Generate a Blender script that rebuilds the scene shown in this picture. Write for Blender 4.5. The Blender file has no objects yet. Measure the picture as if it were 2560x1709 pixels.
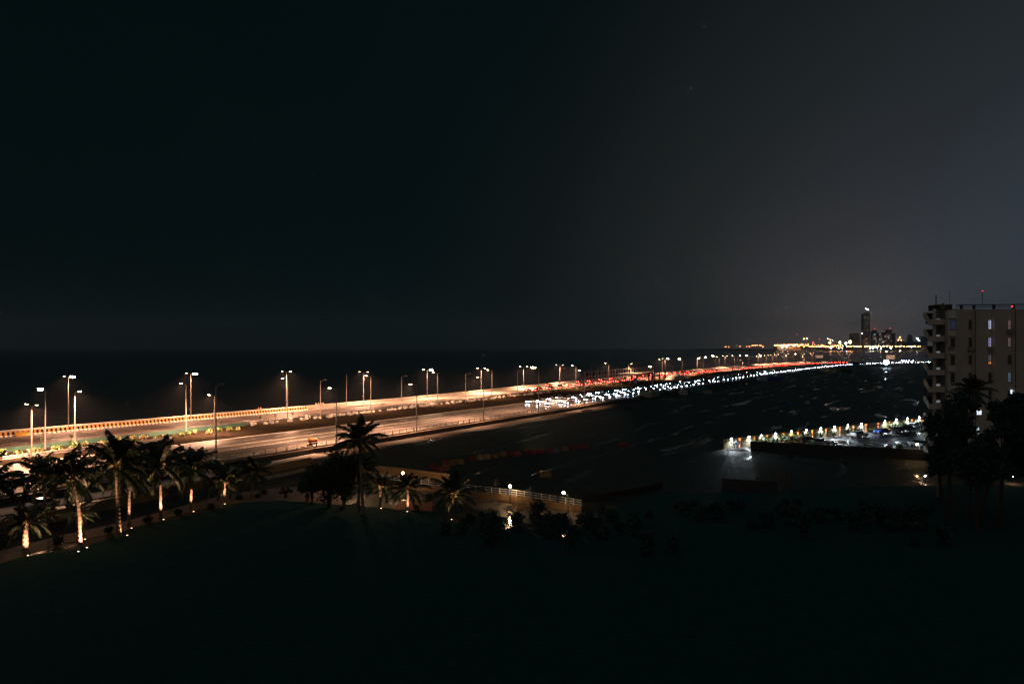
import bpy, math, random
from mathutils import Vector, Matrix
random.seed(11)
R = math.radians
S = bpy.context.scene
COL = S.collection

# ---------------------------------------------------------------- camera, sky, light, exposure
F = 1706.7          # focal length in pixels of the 2560 px wide photograph
HY = 868.0          # row of the horizon in it
CAMZ = 20.0
cam_d = bpy.data.cameras.new("camera"); cam = bpy.data.objects.new("camera", cam_d); COL.objects.link(cam)
cam.location = (0, 0, CAMZ); cam.rotation_euler = (R(90), 0, 0)
cam_d.sensor_width = 36; cam_d.lens = 24; cam_d.shift_y = 13.5 / 2560
cam_d.clip_start = .5; cam_d.clip_end = 30000
S.camera = cam
S.view_settings.view_transform = 'Standard'; S.view_settings.look = 'None'
S.view_settings.exposure = 0; S.view_settings.gamma = 1
S.cycles.use_denoising = True
try: S.cycles.denoiser = 'OPENIMAGEDENOISE'
except Exception: pass
S.cycles.max_bounces = 4; S.cycles.diffuse_bounces = 2; S.cycles.glossy_bounces = 3
S.cycles.transmission_bounces = 2; S.cycles.transparent_max_bounces = 6; S.cycles.volume_bounces = 0
S.cycles.sample_clamp_indirect = 1.2; S.cycles.sample_clamp_direct = 60
S.cycles.use_light_tree = True; S.cycles.use_adaptive_sampling = False
try: S.cycles.denoising_prefilter = 'NONE'; S.cycles.denoising_input_passes = 'RGB_ALBEDO_NORMAL'
except Exception: pass
S.cycles.caustics_reflective = False; S.cycles.caustics_refractive = False

W = bpy.data.worlds.new("World"); S.world = W; W.use_nodes = True
nt = W.node_tree; nt.nodes.clear()
def wn(t, **k):
    n = nt.nodes.new(t)
    for a, b in k.items(): setattr(n, a, b)
    return n
def link(a, b): nt.links.new(a, b)
out = wn('ShaderNodeOutputWorld'); bg_sky = wn('ShaderNodeBackground'); bg_glow = wn('ShaderNodeBackground'); addb = wn('ShaderNodeAddShader')
sky = wn('ShaderNodeTexSky', sky_type='NISHITA'); sky.sun_disc = False
sky.sun_elevation = R(-8); sky.sun_rotation = R(200)
link(sky.outputs[0], bg_sky.inputs[0]); bg_sky.inputs[1].default_value = .05
tc = wn('ShaderNodeTexCoord')
nrm = wn('ShaderNodeVectorMath', operation='NORMALIZE'); link(tc.outputs['Generated'], nrm.inputs[0])
def dotramp(vec, stops, interp='EASE'):
    v = Vector(vec).normalized()
    d = wn('ShaderNodeVectorMath', operation='DOT_PRODUCT'); link(nrm.outputs[0], d.inputs[0]); d.inputs[1].default_value = v
    r = wn('ShaderNodeValToRGB'); link(d.outputs['Value'], r.inputs[0]); r.color_ramp.interpolation = interp
    els = r.color_ramp.elements
    els[0].position = stops[0][0]; els[0].color = (*stops[0][1], 1)
    els[1].position = stops[-1][0]; els[1].color = (*stops[-1][1], 1)
    for p, c in stops[1:-1]:
        e = els.new(p); e.color = (*c, 1)
    return r.outputs[0]
def addc(a, b):
    m = wn('ShaderNodeVectorMath', operation='ADD'); link(a, m.inputs[0]); link(b, m.inputs[1]); return m.outputs[0]
# the town's light on the cloud: wide blue grey veil to the right, small warm dome over the far shore, the town behind the camera
# SKYSTART
azv = lambda a, e: (math.sin(R(a)) * math.cos(R(e)), math.cos(R(a)) * math.cos(R(e)), math.sin(R(e)))
veil = dotramp(azv(52, -6), [(.20, (.0005, .0034, .0038)), (.46, (.0008, .0040, .0045)), (.60, (.0024, .0052, .0056)), (.78, (.0095, .0130, .0140)), (.88, (.0170, .0215, .0270)), (.97, (.030, .044, .060))], 'LINEAR')
dome = dotramp(azv(26.5, -3), [(.80, (0, 0, 0)), (.88, (.0010, .0009, .0010)), (.93, (.0032, .0028, .0030)), (.96, (.0075, .0064, .0066)), (.98, (.0170, .0142, .0144)), (.991, (.0340, .0280, .0275)), (.9987, (.0880, .0720, .0680))], 'B_SPLINE')
back = dotramp(azv(205, 4), [(.30, (0, 0, 0)), (1.0, (.120, .098, .086))])
over = dotramp((0, 0, 1), [(.62, (0, 0, 0)), (1.0, (.002, .046, .052))])  # unseen teal glow overhead, added to lift the dark ground
# SKYEND
link(addc(addc(addc(veil, dome), back), over), bg_glow.inputs[0]); bg_glow.inputs[1].default_value = 1.0
link(bg_sky.outputs[0], addb.inputs[0]); link(bg_glow.outputs[0], addb.inputs[1]); link(addb.outputs[0], out.inputs[0])

sun_d = bpy.data.lights.new("sun", 'SUN'); sun_d.energy = .003; sun_d.angle = R(.5); sun_d.color = (.7, .85, 1)
sun = bpy.data.objects.new("sun", sun_d); COL.objects.link(sun); sun.rotation_euler = (R(50), 0, R(-20))

# ---------------------------------------------------------------- helpers
def P(x, y, z=-1.0):
    """photo pixel -> point on the level z"""
    Y = F * (CAMZ - z) / (y - HY); return Vector(((x - 1280) / F * Y, Y, z))
def zat(y, Y): return CAMZ - (y - HY) * Y / F
RA = math.atan2(.8407, .5416)      # direction of the road
UX, UY = .5416, .8407
def ST(s, t, z=0.0): return Vector((UX * s - UY * t, UY * s + UX * t, z))
def to_st(p): return p[0] * UX + p[1] * UY, -p[0] * UY + p[1] * UX
class Curve:
    def __init__(self, pts):
        self.p = sorted(pts)
    def __call__(self, s):
        p = self.p; n = len(p)
        if s <= p[0][0]: i = 0
        elif s >= p[-1][0]: i = n - 2
        else:
            i = 0
            while p[i + 1][0] < s: i += 1
        def m(k):
            if k <= 0: return (p[1][1] - p[0][1]) / (p[1][0] - p[0][0])
            if k >= n - 1: return (p[-1][1] - p[-2][1]) / (p[-1][0] - p[-2][0])
            return (p[k + 1][1] - p[k - 1][1]) / (p[k + 1][0] - p[k - 1][0])
        h = p[i + 1][0] - p[i][0]; x = (s - p[i][0]) / h
        if x < 0: return p[0][1] + m(0) * (s - p[0][0])
        if x > 1: return p[-1][1] + m(n - 1) * (s - p[-1][0])
        h00 = 2*x**3 - 3*x*x + 1; h10 = x**3 - 2*x*x + x; h01 = -2*x**3 + 3*x*x; h11 = x**3 - x*x
        return h00 * p[i][1] + h10 * h * m(i) + h01 * p[i + 1][1] + h11 * h * m(i + 1)
fence = Curve([(-120, 107), (60, 107), (200, 107), (330, 108), (533, 110), (700, 105), (855, 92), (960, 66), (1040, 28), (1200, -70), (1400, -230)])
seab = Curve([(-120, 181), (20, 180), (120, 175), (200, 171), (330, 176), (480, 181), (620, 184), (780, 183), (900, 172), (1000, 146), (1080, 108), (1200, 30), (1400, -130)])
def off(c, d): return lambda s: c(s) + d
wr = Curve([(-150, 29), (30, 28.4), (120, 25), (300, 20.3), (500, 20), (800, 20.5), (1400, 20.5)])
wide = lambda k, d=0: (lambda s: fence(s) + wr(s) * k + d)
def on_line(x, fn, s0=-100, s1=1250):
    """s on the line fn seen in photo column x"""
    k = (x - 1280) / F
    def g(s):
        p = ST(s, fn(s)); return p.x - k * p.y
    a, b = s0, s1
    for _ in range(60):
        m = (a + b) / 2
        if g(m) < 0: a = m
        else: b = m
    return (a + b) / 2

MATS = {}
def mat(name, col, rough=.7, metal=0., noise=0., scale=1., bump=0., spec=.5, emit=None, es=0., sample=True, col2=None, stretch=None, coat=0.):
    if name in MATS: return MATS[name]
    m = bpy.data.materials.new(name); m.use_nodes = True; MATS[name] = m
    n = m.node_tree; b = n.nodes['Principled BSDF']
    b.inputs['Base Color'].default_value = (*col, 1); b.inputs['Roughness'].default_value = rough
    b.inputs['Metallic'].default_value = metal; b.inputs['Specular IOR Level'].default_value = spec
    b.inputs['Coat Weight'].default_value = coat
    if noise or bump or col2:
        t = n.nodes.new('ShaderNodeTexCoord'); mp = n.nodes.new('ShaderNodeMapping'); n.links.new(t.outputs['Object'], mp.inputs[0])
        if stretch:
            mp.inputs['Rotation'].default_value = (0, 0, -RA); mp.inputs['Scale'].default_value = (*stretch, 1)
            mp.vector_type = 'POINT'
        nz = n.nodes.new('ShaderNodeTexNoise'); nz.inputs['Scale'].default_value = scale; nz.inputs['Detail'].default_value = 6
        nz.inputs['Roughness'].default_value = .65
        n.links.new(mp.outputs[0], nz.inputs['Vector'])
        r = n.nodes.new('ShaderNodeValToRGB'); n.links.new(nz.outputs['Fac'], r.inputs[0])
        c2 = col2 or tuple(min(1, c * (1 + noise)) for c in col); c1 = col if col2 else tuple(c * (1 - noise) for c in col)
        r.color_ramp.elements[0].position = .33; r.color_ramp.elements[0].color = (*c1, 1)
        r.color_ramp.elements[1].position = .68; r.color_ramp.elements[1].color = (*c2, 1)
        n.links.new(r.outputs[0], b.inputs['Base Color'])
        if bump:
            bp = n.nodes.new('ShaderNodeBump'); bp.inputs['Strength'].default_value = bump; bp.inputs['Distance'].default_value = .1
            n.links.new(nz.outputs['Fac'], bp.inputs['Height']); n.links.new(bp.outputs[0], b.inputs['Normal'])
    if emit:
        b.inputs['Emission Color'].default_value = (*emit, 1); b.inputs['Emission Strength'].default_value = es
        if not sample: m.cycles.emission_sampling = 'NONE'
    return m

def wet_mat(name, dry1, dry2, wet, stretch, scale, thr, soft, rdry, rwet, bump=.3, rmid=None):
    """ground with darker standing-water patches where the large noise is low"""
    m = bpy.data.materials.new(name); m.use_nodes = True; MATS[name] = m
    n = m.node_tree; b = n.nodes['Principled BSDF']; L = n.links.new
    t = n.nodes.new('ShaderNodeTexCoord'); mp = n.nodes.new('ShaderNodeMapping'); L(t.outputs['Object'], mp.inputs[0])
    rot = n.nodes.new('ShaderNodeMapping'); L(t.outputs['Object'], rot.inputs[0]); rot.inputs['Rotation'].default_value = (0, 0, -RA)
    sc = n.nodes.new('ShaderNodeMapping'); L(rot.outputs[0], sc.inputs[0]); sc.inputs['Scale'].default_value = (*stretch, 1)
    big = n.nodes.new('ShaderNodeTexNoise'); L(sc.outputs[0], big.inputs['Vector']); big.inputs['Scale'].default_value = scale; big.inputs['Detail'].default_value = 9; big.inputs['Roughness'].default_value = .58
    big.inputs['Distortion'].default_value = .6
    fine = n.nodes.new('ShaderNodeTexNoise'); L(rot.outputs[0], fine.inputs['Vector']); fine.inputs['Scale'].default_value = .8; fine.inputs['Detail'].default_value = 8; fine.inputs['Roughness'].default_value = .7
    mr = n.nodes.new('ShaderNodeMapRange'); L(big.outputs['Fac'], mr.inputs['Value']); mr.interpolation_type = 'SMOOTHSTEP'
    mr.inputs['From Min'].default_value = thr - soft; mr.inputs['From Max'].default_value = thr + soft
    cr = n.nodes.new('ShaderNodeValToRGB'); L(fine.outputs['Fac'], cr.inputs[0])
    cr.color_ramp.elements[0].position = .35; cr.color_ramp.elements[0].color = (*dry1, 1)
    cr.color_ramp.elements[1].position = .65; cr.color_ramp.elements[1].color = (*dry2, 1)
    mx = n.nodes.new('ShaderNodeMix'); mx.data_type = 'RGBA'; L(mr.outputs[0], mx.inputs['Factor']); mx.inputs['A'].default_value = (*wet, 1); L(cr.outputs[0], mx.inputs['B'])
    L(mx.outputs['Result'], b.inputs['Base Color'])
    rr = n.nodes.new('ShaderNodeMapRange'); L(mr.outputs[0], rr.inputs['Value']); rr.inputs['To Min'].default_value = rwet; rr.inputs['To Max'].default_value = rdry
    L(rr.outputs[0], b.inputs['Roughness'])
    bp = n.nodes.new('ShaderNodeBump'); bp.inputs['Distance'].default_value = .25; L(fine.outputs['Fac'], bp.inputs['Height'])
    bs = n.nodes.new('ShaderNodeMath'); bs.operation = 'MULTIPLY'; L(mr.outputs[0], bs.inputs[0]); bs.inputs[1].default_value = bump
    L(bs.outputs[0], bp.inputs['Strength']); L(bp.outputs[0], b.inputs['Normal'])
    return m

class MB:
    def __init__(s): s.v = []; s.f = []; s.m = []
    def quad(s, a, b, c, d, mi=0):
        i = len(s.v); s.v += [tuple(a), tuple(b), tuple(c), tuple(d)]; s.f.append((i, i+1, i+2, i+3)); s.m.append(mi)
    def tri(s, a, b, c, mi=0):
        i = len(s.v); s.v += [tuple(a), tuple(b), tuple(c)]; s.f.append((i, i+1, i+2)); s.m.append(mi)
    def box(s, c, size, rz=0, mi=0, top=1.0):
        """box centred at c; top scales its upper face"""
        hx, hy, hz = [q / 2 for q in size]; cs, sn = math.cos(rz), math.sin(rz); i = len(s.v)
        for dz, k in ((-hz, 1), (hz, top)):
            for dx, dy in ((-hx, -hy), (hx, -hy), (hx, hy), (-hx, hy)):
                dx, dy = dx * k, dy * k
                s.v.append((c[0] + dx * cs - dy * sn, c[1] + dx * sn + dy * cs, c[2] + dz))
        for q in ((3, 2, 1, 0), (4, 5, 6, 7), (0, 1, 5, 4), (1, 2, 6, 5), (2, 3, 7, 6), (3, 0, 4, 7)):
            s.f.append(tuple(i + w for w in q)); s.m.append(mi)
        return s
    def tube(s, pts, rad, n=8, mi=0, cap=True):
        pts = [Vector(p) for p in pts]
        if not isinstance(rad, (list, tuple)): rad = [rad] * len(pts)
        base = len(s.v)
        for k, p in enumerate(pts):
            d = (pts[min(k + 1, len(pts) - 1)] - pts[max(k - 1, 0)]).normalized()
            a = d.cross(Vector((0, 0, 1)))
            if a.length < 1e-3: a = Vector((1, 0, 0))
            a.normalize(); b = d.cross(a)
            for j in range(n):
                w = 2 * math.pi * j / n; s.v.append(tuple(p + (a * math.cos(w) + b * math.sin(w)) * rad[k]))
        for k in range(len(pts) - 1):
            for j in range(n):
                s.f.append((base + k*n + j, base + k*n + (j+1) % n, base + (k+1)*n + (j+1) % n, base + (k+1)*n + j)); s.m.append(mi)
        if cap:
            s.f.append(tuple(base + j for j in range(n))); s.m.append(mi)
            e = base + (len(pts) - 1) * n; s.f.append(tuple(e + j for j in reversed(range(n)))); s.m.append(mi)
        return s
    def ball(s, c, r, n=10, m=6, mi=0, sz=1.0):
        b = len(s.v)
        for i in range(m + 1):
            a = math.pi * i / m
            for j in range(n):
                w = 2 * math.pi * j / n
                s.v.append((c[0] + r*math.sin(a)*math.cos(w), c[1] + r*math.sin(a)*math.sin(w), c[2] + r*sz*math.cos(a)))
        for i in range(m):
            for j in range(n):
                s.f.append((b + i*n + j, b + (i+1)*n + j, b + (i+1)*n + (j+1) % n, b + i*n + (j+1) % n)); s.m.append(mi)
        return s
    def prism(s, poly, z0, z1, mi=0):
        b = len(s.v); n = len(poly)
        for z in (z0, z1):
            for p in poly: s.v.append((p[0], p[1], z))
        s.f.append(tuple(b + i for i in reversed(range(n)))); s.m.append(mi)
        s.f.append(tuple(b + n + i for i in range(n))); s.m.append(mi)
        for i in range(n):
            j = (i + 1) % n; s.f.append((b + i, b + j, b + n + j, b + n + i)); s.m.append(mi)
        return s
    def build(s, name, mats, parent=None, smooth=False, loc=None):
        me = bpy.data.meshes.new(name); me.from_pydata(s.v, [], s.f)
        if not isinstance(mats, (list, tuple)): mats = [mats]
        for m in mats: me.materials.append(m)
        if len(mats) > 1: me.polygons.foreach_set('material_index', s.m)
        if smooth: me.polygons.foreach_set('use_smooth', [True] * len(me.polygons))
        me.update()
        o = bpy.data.objects.new(name, me); COL.objects.link(o)
        if parent: o.parent = parent
        if loc is not None: o.location = loc
        return o
def tag(o, label=None, cat=None, group=None, kind=None):
    if label: o['label'] = label
    if cat: o['category'] = cat
    if group: o['group'] = group
    if kind: o['kind'] = kind
    return o
def empty(name, loc, label, cat, group=None, rz=0):
    o = bpy.data.objects.new(name, None); COL.objects.link(o); o.location = loc; o.rotation_euler = (0, 0, rz); o.empty_display_size = .2
    return tag(o, label, cat, group)
def copy_tree(o, parent=None):
    c = o.copy(); COL.objects.link(c); c.parent = parent
    for ch in list(o.children): copy_tree(ch, c)
    return c
def lamp(kind, parent, loc, energy, col, size=.15, spot=None, blend=.6, aim=None):
    d = bpy.data.lights.new("light_source", kind); d.energy = energy; d.color = col
    if kind != 'AREA': d.shadow_soft_size = size
    else: d.shape = 'DISK'; d.size = size * 2; d.spread = R(150)
    if kind == 'SPOT': d.spot_size = R(spot or 150); d.spot_blend = blend
    o = bpy.data.objects.new("light_source", d); COL.objects.link(o); o.parent = parent; o.location = loc
    if aim is not None: o.rotation_euler = Vector(aim).to_track_quat('-Z', 'Y').to_euler()
    return o
def strip(name, f0, f1, s0, s1, ds, z, m, kind='structure', skirt=None):
    b = MB(); n = max(1, int((s1 - s0) / ds))
    for k in range(n):
        a, c = s0 + (s1 - s0) * k / n, s0 + (s1 - s0) * (k + 1) / n
        b.quad(ST(a, f0(a), z), ST(c, f0(c), z), ST(c, f1(c), z), ST(a, f1(a), z))
        if skirt is not None:
            b.quad(ST(a, f0(a), z), ST(a, f0(a), skirt), ST(c, f0(c), skirt), ST(c, f0(c), z))
            b.quad(ST(a, f1(a), skirt), ST(a, f1(a), z), ST(c, f1(c), z), ST(c, f1(c), skirt))
    o = b.build(name, m)
    if kind: o['kind'] = kind
    return o
def ribbon(b, fn, s0, s1, ds, prof, mi=0):
    """extrude the profile [(dt, z), ...] along the line fn"""
    n = max(1, int((s1 - s0) / ds)); i = len(b.v); k = len(prof)
    for q in range(n + 1):
        s = s0 + (s1 - s0) * q / n
        for dt, z in prof: b.v.append(tuple(ST(s, fn(s) + dt, z)))
    for q in range(n):
        for j in range(k - 1):
            b.f.append((i + q*k + j, i + q*k + j + 1, i + (q+1)*k + j + 1, i + (q+1)*k + j)); b.m.append(mi)
ORD = "first second third fourth fifth sixth seventh eighth ninth tenth eleventh twelfth thirteenth fourteenth fifteenth sixteenth seventeenth eighteenth nineteenth twentieth twenty-first twenty-second twenty-third twenty-fourth twenty-fifth twenty-sixth twenty-seventh twenty-eighth twenty-ninth thirtieth".split()

# ---------------------------------------------------------------- materials
near_asphalt = wet_mat('near_asphalt', (.085, .078, .070), (.16, .145, .13), (.042, .040, .042), (.008, .35), 1.0, .50, .12, .55, .3, .25)
asphalt = wet_mat('asphalt', (.068, .050, .046), (.130, .094, .084), (.040, .034, .034), (.008, .30), 1.0, .49, .12, .55, .28, .25)
concrete = mat('concrete', (.30, .27, .23), .8, noise=.25, scale=.7, bump=.2)
pale_concrete = mat('pale_concrete', (.42, .38, .33), .75, noise=.2, scale=.35, bump=.15)
ochre_wall = mat('ochre_wall', (.42, .26, .12), .85, noise=.18, scale=.8, bump=.1)
mud = wet_mat('mud', (.022, .018, .014), (.060, .045, .030), (.010, .010, .009), (.036, .20), 1.0, .385, .05, .7, .09, 1.0)
mud2 = wet_mat('wet_paving', (.05, .045, .04), (.09, .08, .07), (.03, .028, .026), (.2, .2), 1.0, .5, .06, .6, .1, .3)
lot_asphalt = wet_mat('lot_asphalt', (.04, .042, .045), (.07, .072, .075), (.025, .025, .028), (.25, .25), 1.0, .5, .07, .5, .12, .3)
soil = mat('soil', (.010, .008, .006), .95, col2=(.028, .021, .014), scale=.8, bump=.8, spec=0)
grass_m = mat('grass', (.010, .060, .058), .95, col2=(.020, .082, .078), scale=1.3, bump=.8, spec=.1)
white_paint = mat('white_paint', (.75, .73, .68), .6)
yellow_paint = mat('yellow_paint', (.75, .36, .04), .6, noise=.12, scale=.6)
black_paint = mat('black_paint', (.012, .012, .012), .8, spec=.1)
galv = mat('galvanised_steel', (.36, .34, .33), .45, metal=.3)
dark_steel = mat('dark_steel', (.06, .06, .065), .5, metal=.3)
green_net_m = mat('green_net', (.006, .045, .032), .8, noise=.3, scale=.5)
frond_m = mat('palm_frond', (.030, .050, .022), .6, noise=.4, scale=1.5)
bark_m = mat('palm_bark', (.26, .20, .15), .9, noise=.4, scale=3, bump=.8)
stalk_m = mat('palm_stalk', (.22, .20, .08), .6)
leaf_m = mat('tree_leaf', (.035, .055, .018), .55, noise=.5, scale=.6)
darkleaf_m = mat('dark_leaf', (.020, .056, .050), .7, noise=.5, scale=.5)
shrub_m = mat('shrub_leaf', (.10, .17, .025), .7, noise=.5, scale=1.2)
pink_m = mat('pink_flower', (.75, .50, .38), .7)
whitefl_m = mat('white_flower', (.9, .86, .84), .7)
brown_bark = mat('tree_bark', (.05, .04, .03), .9, noise=.3, scale=2, bump=.5)
WARM = (1.0, .49, .27)
lens_hot = mat('lamp_lens_bright', (1, .9, .8), .3, emit=(1, .74, .48), es=160, sample=False)
lens_mid = mat('lamp_lens_glowing', (1, .9, .8), .3, emit=(1, .74, .48), es=38, sample=False)
lens_low = mat('lamp_lens_dim', (1, .9, .8), .3, emit=(1, .74, .48), es=9, sample=False)
lens_off = mat('lamp_lens_unlit', (.3, .3, .3), .3)

# ---------------------------------------------------------------- water, land, roads
def water_mat(name, col, scale, strength):
    m = bpy.data.materials.new(name); m.use_nodes = True; n = m.node_tree; b = n.nodes['Principled BSDF']
    b.inputs['Base Color'].default_value = (*col, 1); b.inputs['Roughness'].default_value = .24; b.inputs['IOR'].default_value = 1.33
    t = n.nodes.new('ShaderNodeTexCoord'); nz = n.nodes.new('ShaderNodeTexNoise'); n.links.new(t.outputs['Object'], nz.inputs['Vector'])
    nz.inputs['Scale'].default_value = scale; nz.inputs['Detail'].default_value = 4
    bp = n.nodes.new('ShaderNodeBump'); bp.inputs['Strength'].default_value = strength; bp.inputs['Distance'].default_value = 1.0
    n.links.new(nz.outputs['Fac'], bp.inputs['Height']); n.links.new(bp.outputs[0], b.inputs['Normal'])
    return m
b = MB(); n = 48
ring = [(9000 * math.cos(2*math.pi*k/n), 9000 * math.sin(2*math.pi*k/n) , -3) for k in range(n)]
for k in range(n): b.tri((0, 0, -3), ring[k], ring[(k+1) % n])
tag(b.build('sea_water', water_mat('sea', (.022, .042, .048), .25, .6)), kind='structure')

b = MB(); outl = []
s = -170.0
while s <= 1420: outl.append(ST(s, seab(s) + 8, -1)); s += 15
tail = [Vector((1500, 250, -1)), Vector((1500, -400, -1)), Vector((-400, -400, -1)), Vector((-400, -60, -1))]
poly = outl + tail
i = len(b.v); b.v += [tuple(p) for p in poly]; b.f.append(tuple(i + k for k in reversed(range(len(poly))))); b.m.append(0)
for k in range(len(poly)):
    p, q = poly[k], poly[(k + 1) % len(poly)]
    b.quad(p, q, (q.x, q.y, -3.4), (p.x, p.y, -3.4), 0)
land = tag(b.build('ground', mud), kind='structure')

strip('near_road', off(fence, -1.2), wide(1, .8), -150, 1400, 12, 0, near_asphalt, skirt=-1.05)
strip('median_ground', wide(1, .804), off(fence, 47), -150, 1400, 12, .05, soil, skirt=-1.05)
strip('far_road', off(fence, 47.004), off(seab, 7.9), -150, 1400, 12, 0, asphalt, skirt=-3.2)
# broad concrete apron beside the sea wall, past the end of the striped barrier
s_end = on_line(767, seab)
innerk = Curve([(s_end, seab(s_end) - .5), (s_end + 60, 160), (s_end + 130, 155), (400, 155), (700, 155), (900, 146), (1000, 120), (1100, 84), (1300, -60)])
strip('concrete_apron', lambda s: innerk(s), off(seab, 6), s_end, 1000, 12, .004, pale_concrete)
strip('shoulder_ground', off(fence, -1.1), off(fence, 0.6), -150, 1200, 12, .006, mat('dusty_shoulder', (.11, .08, .05), .9, noise=.4, scale=.6, bump=.3))
# lane lines; wide near-road ones also imitate headlight trails in white paint
def line(b, fn, s0, s1, w, dash=None, z=.010):
    if dash is None:
        n = int((s1 - s0) / 10)
        for k in range(n):
            a, c = s0 + (s1-s0)*k/n, s0 + (s1-s0)*(k+1)/n
            b.quad(ST(a, fn(a), z), ST(c, fn(c), z), ST(c, fn(c) + w, z), ST(a, fn(a) + w, z))
    else:
        s = s0
        while s < s1:
            c = s + dash[0]; b.quad(ST(s, fn(s), z), ST(c, fn(c), z), ST(c, fn(c) + w, z), ST(s, fn(s) + w, z)); s += dash[0] + dash[1]
b = MB()
line(b, off(fence, 11.3), -100, 240, .35, (.58, .38))
line(b, wide(.62), -100, 1100, .42)
line(b, wide(.80), -100, 700, .3, (3, 5))
line(b, wide(1, -.3), -100, 1100, .42)
line(b, wide(.40), 240, 800, .25, (3, 5))
line(b, off(fence, 3.0), -100, 1100, .35)
line(b, off(fence, 48.6), -100, 1100, .25)
line(b, off(seab, -1.6), -100, s_end, .25)
line(b, lambda s: innerk(s) - 1.2, s_end, 1000, .25)
for d in (-5.3, -9.0, -12.7, -16.4): line(b, off(seab, d), -100, s_end, .22, (3, 6))
for d in (3.6,): line(b, lambda s: innerk(s) + d, s_end + 60, 900, .22, (3, 6))
tag(b.build('lane_and_trail_lines', white_paint), kind='structure')

# ---------------------------------------------------------------- barriers along the road
def rail_run(name, label, cat, fn, s0, s1, step, prof, h, pr, z0=0.0, m=galv, pm=None, maxp=95):
    root = empty(name, ST(s0, fn(s0), z0), label, cat)
    b = MB()
    for p in prof: ribbon(b, fn, s0, s1, 12, p)
    o = b.build('rail', m, root); o.location = -root.location
    pb = MB().box((0, 0, h/2), (pr, pr, h)); first = pb.build('post', pm or m, root)
    s = s0; k = 0
    while s < s1 and k < maxp:
        q = first if k == 0 else first.copy()
        if k: COL.objects.link(q); q.parent = root
        q.location = ST(s, fn(s) + .08, z0) - root.location; q.rotation_euler = (0, 0, RA)
        s += step; k += 1
    if s < s1:
        mb = MB()
        while s < s1:
            c = ST(s, fn(s) + .08, z0 + h/2); mb.box(c, (pr, pr, h), RA); s += step
        o = mb.build('far_posts', pm or m, root); o.location = -root.location; o['kind'] = 'stuff'
    return root
wbeam = lambda z: [(0, z), (-.05, z + .08), (0, z + .16), (-.05, z + .24), (0, z + .32), (.05, z + .32), (.05, z), (0, z)]
rail_run('guard_rail', 'grey double steel guard rail on the seaward edge of the near carriageway, behind dark soil', 'guard rail', off(fence, 34), -100, on_line(430, off(fence, 34)), 6, [wbeam(.45), wbeam(.05)], .8, .14)
rail_run('roadside_railing', 'pipe railing with steel posts along the landward edge of the near carriageway', 'railing', off(fence, 0), 40, 900, 2.45,
         [[(-.04, 1.05), (0, 1.1), (.04, 1.05), (0, 1.0), (-.04, 1.05)], [(-.04, .62), (0, .66), (.04, .62), (0, .58), (-.04, .62)], [(-.12, 0), (-.12, .25), (.12, .25), (.12, 0)]], 1.1, .12)
rail_run('median_fence', 'thin dark rail fence between the flowering median and the far carriageway', 'fence', off(fence, 46.2), s_end - 40, 900, 5, [[(-.04, .9), (0, .95), (.04, .9), (0, .85), (-.04, .9)], [(-.03, .1), (-.03, .6), (.03, .6), (.03, .1)]], .95, .1, m=dark_steel)
# striped crash barrier: yellow and black blocks on a white foot
b = MB(); s = -90.0; k = 0
while s < s_end:
    mi = k % 2; c = s + (.48 if mi == 0 else .47)
    for (d0, z0, d1, z1, q) in ((-.55, 0, -.30, .32, 2), (-.30, .32, -.12, 1.02, mi), (-.12, 1.02, .12, 1.02, 3)):
        b.quad(ST(s, seab(s)+d0, z0), ST(c, seab(c)+d0, z0), ST(c, seab(c)+d1, z1), ST(s, seab(s)+d1, z1), q)
    b.quad(ST(s, seab(s)+.12, 1.02), ST(c, seab(c)+.12, 1.02), ST(c, seab(c)+.4, 0), ST(s, seab(s)+.4, 0), 3)
    if k % 2 == 1:   # black quad imitating the shaded gap at the foot of a black block
        b.quad(ST(s, seab(s)-.56, .01), ST(c, seab(c)-.56, .01), ST(c, seab(c)-.50, .2), ST(s, seab(s)-.50, .2), 1)
    s = c; k += 1
tag(b.build('striped_barrier', [yellow_paint, black_paint, white_paint, pale_concrete]), 'long concrete crash barrier in yellow and black blocks beside the sea', 'crash barrier')
b = MB(); ribbon(b, off(seab, 4), -140, 960, 12, [(-.5, 0), (-.35, .95), (.6, 1.0), (.8, -1), (1.8, -3.3)])
tag(b.build('sea_wall', pale_concrete), 'long pale concrete sea wall at the outer edge of the coast road, with people sitting on it', 'sea wall')
b = MB(); s = s_end
while s < 760:
    c = s + 2.2; mi = 0 if (s < s_end + 90 or int(s / 2.2) % 2 == 0) else 1
    if s < s_end + 90 and int(s/2.2) % 4 == 3: mi = 2
    for (d0, z0, d1, z1) in ((-.2, 0, -.15, .62), (-.15, .62, .15, .62), (.15, .62, .2, 0)):
        b.quad(ST(s, innerk(s)+d0, z0), ST(c, innerk(c)+d0, z0), ST(c, innerk(c)+d1, z1), ST(s, innerk(s)+d1, z1), mi)
    s = c
tag(b.build('road_divider', [pale_concrete, yellow_paint, concrete]), 'low concrete divider running on from the end of the striped barrier', 'road divider')
b = MB(); ribbon(b, off(fence, 44.6), -100, s_end - 38, 6, [(-.5, 0.06), (-.1, .9), (.1, .92), (.5, .06)])
tag(b.build('green_net_screen', green_net_m), 'low green net screen between the planted median and the far carriageway', 'netting')
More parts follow.
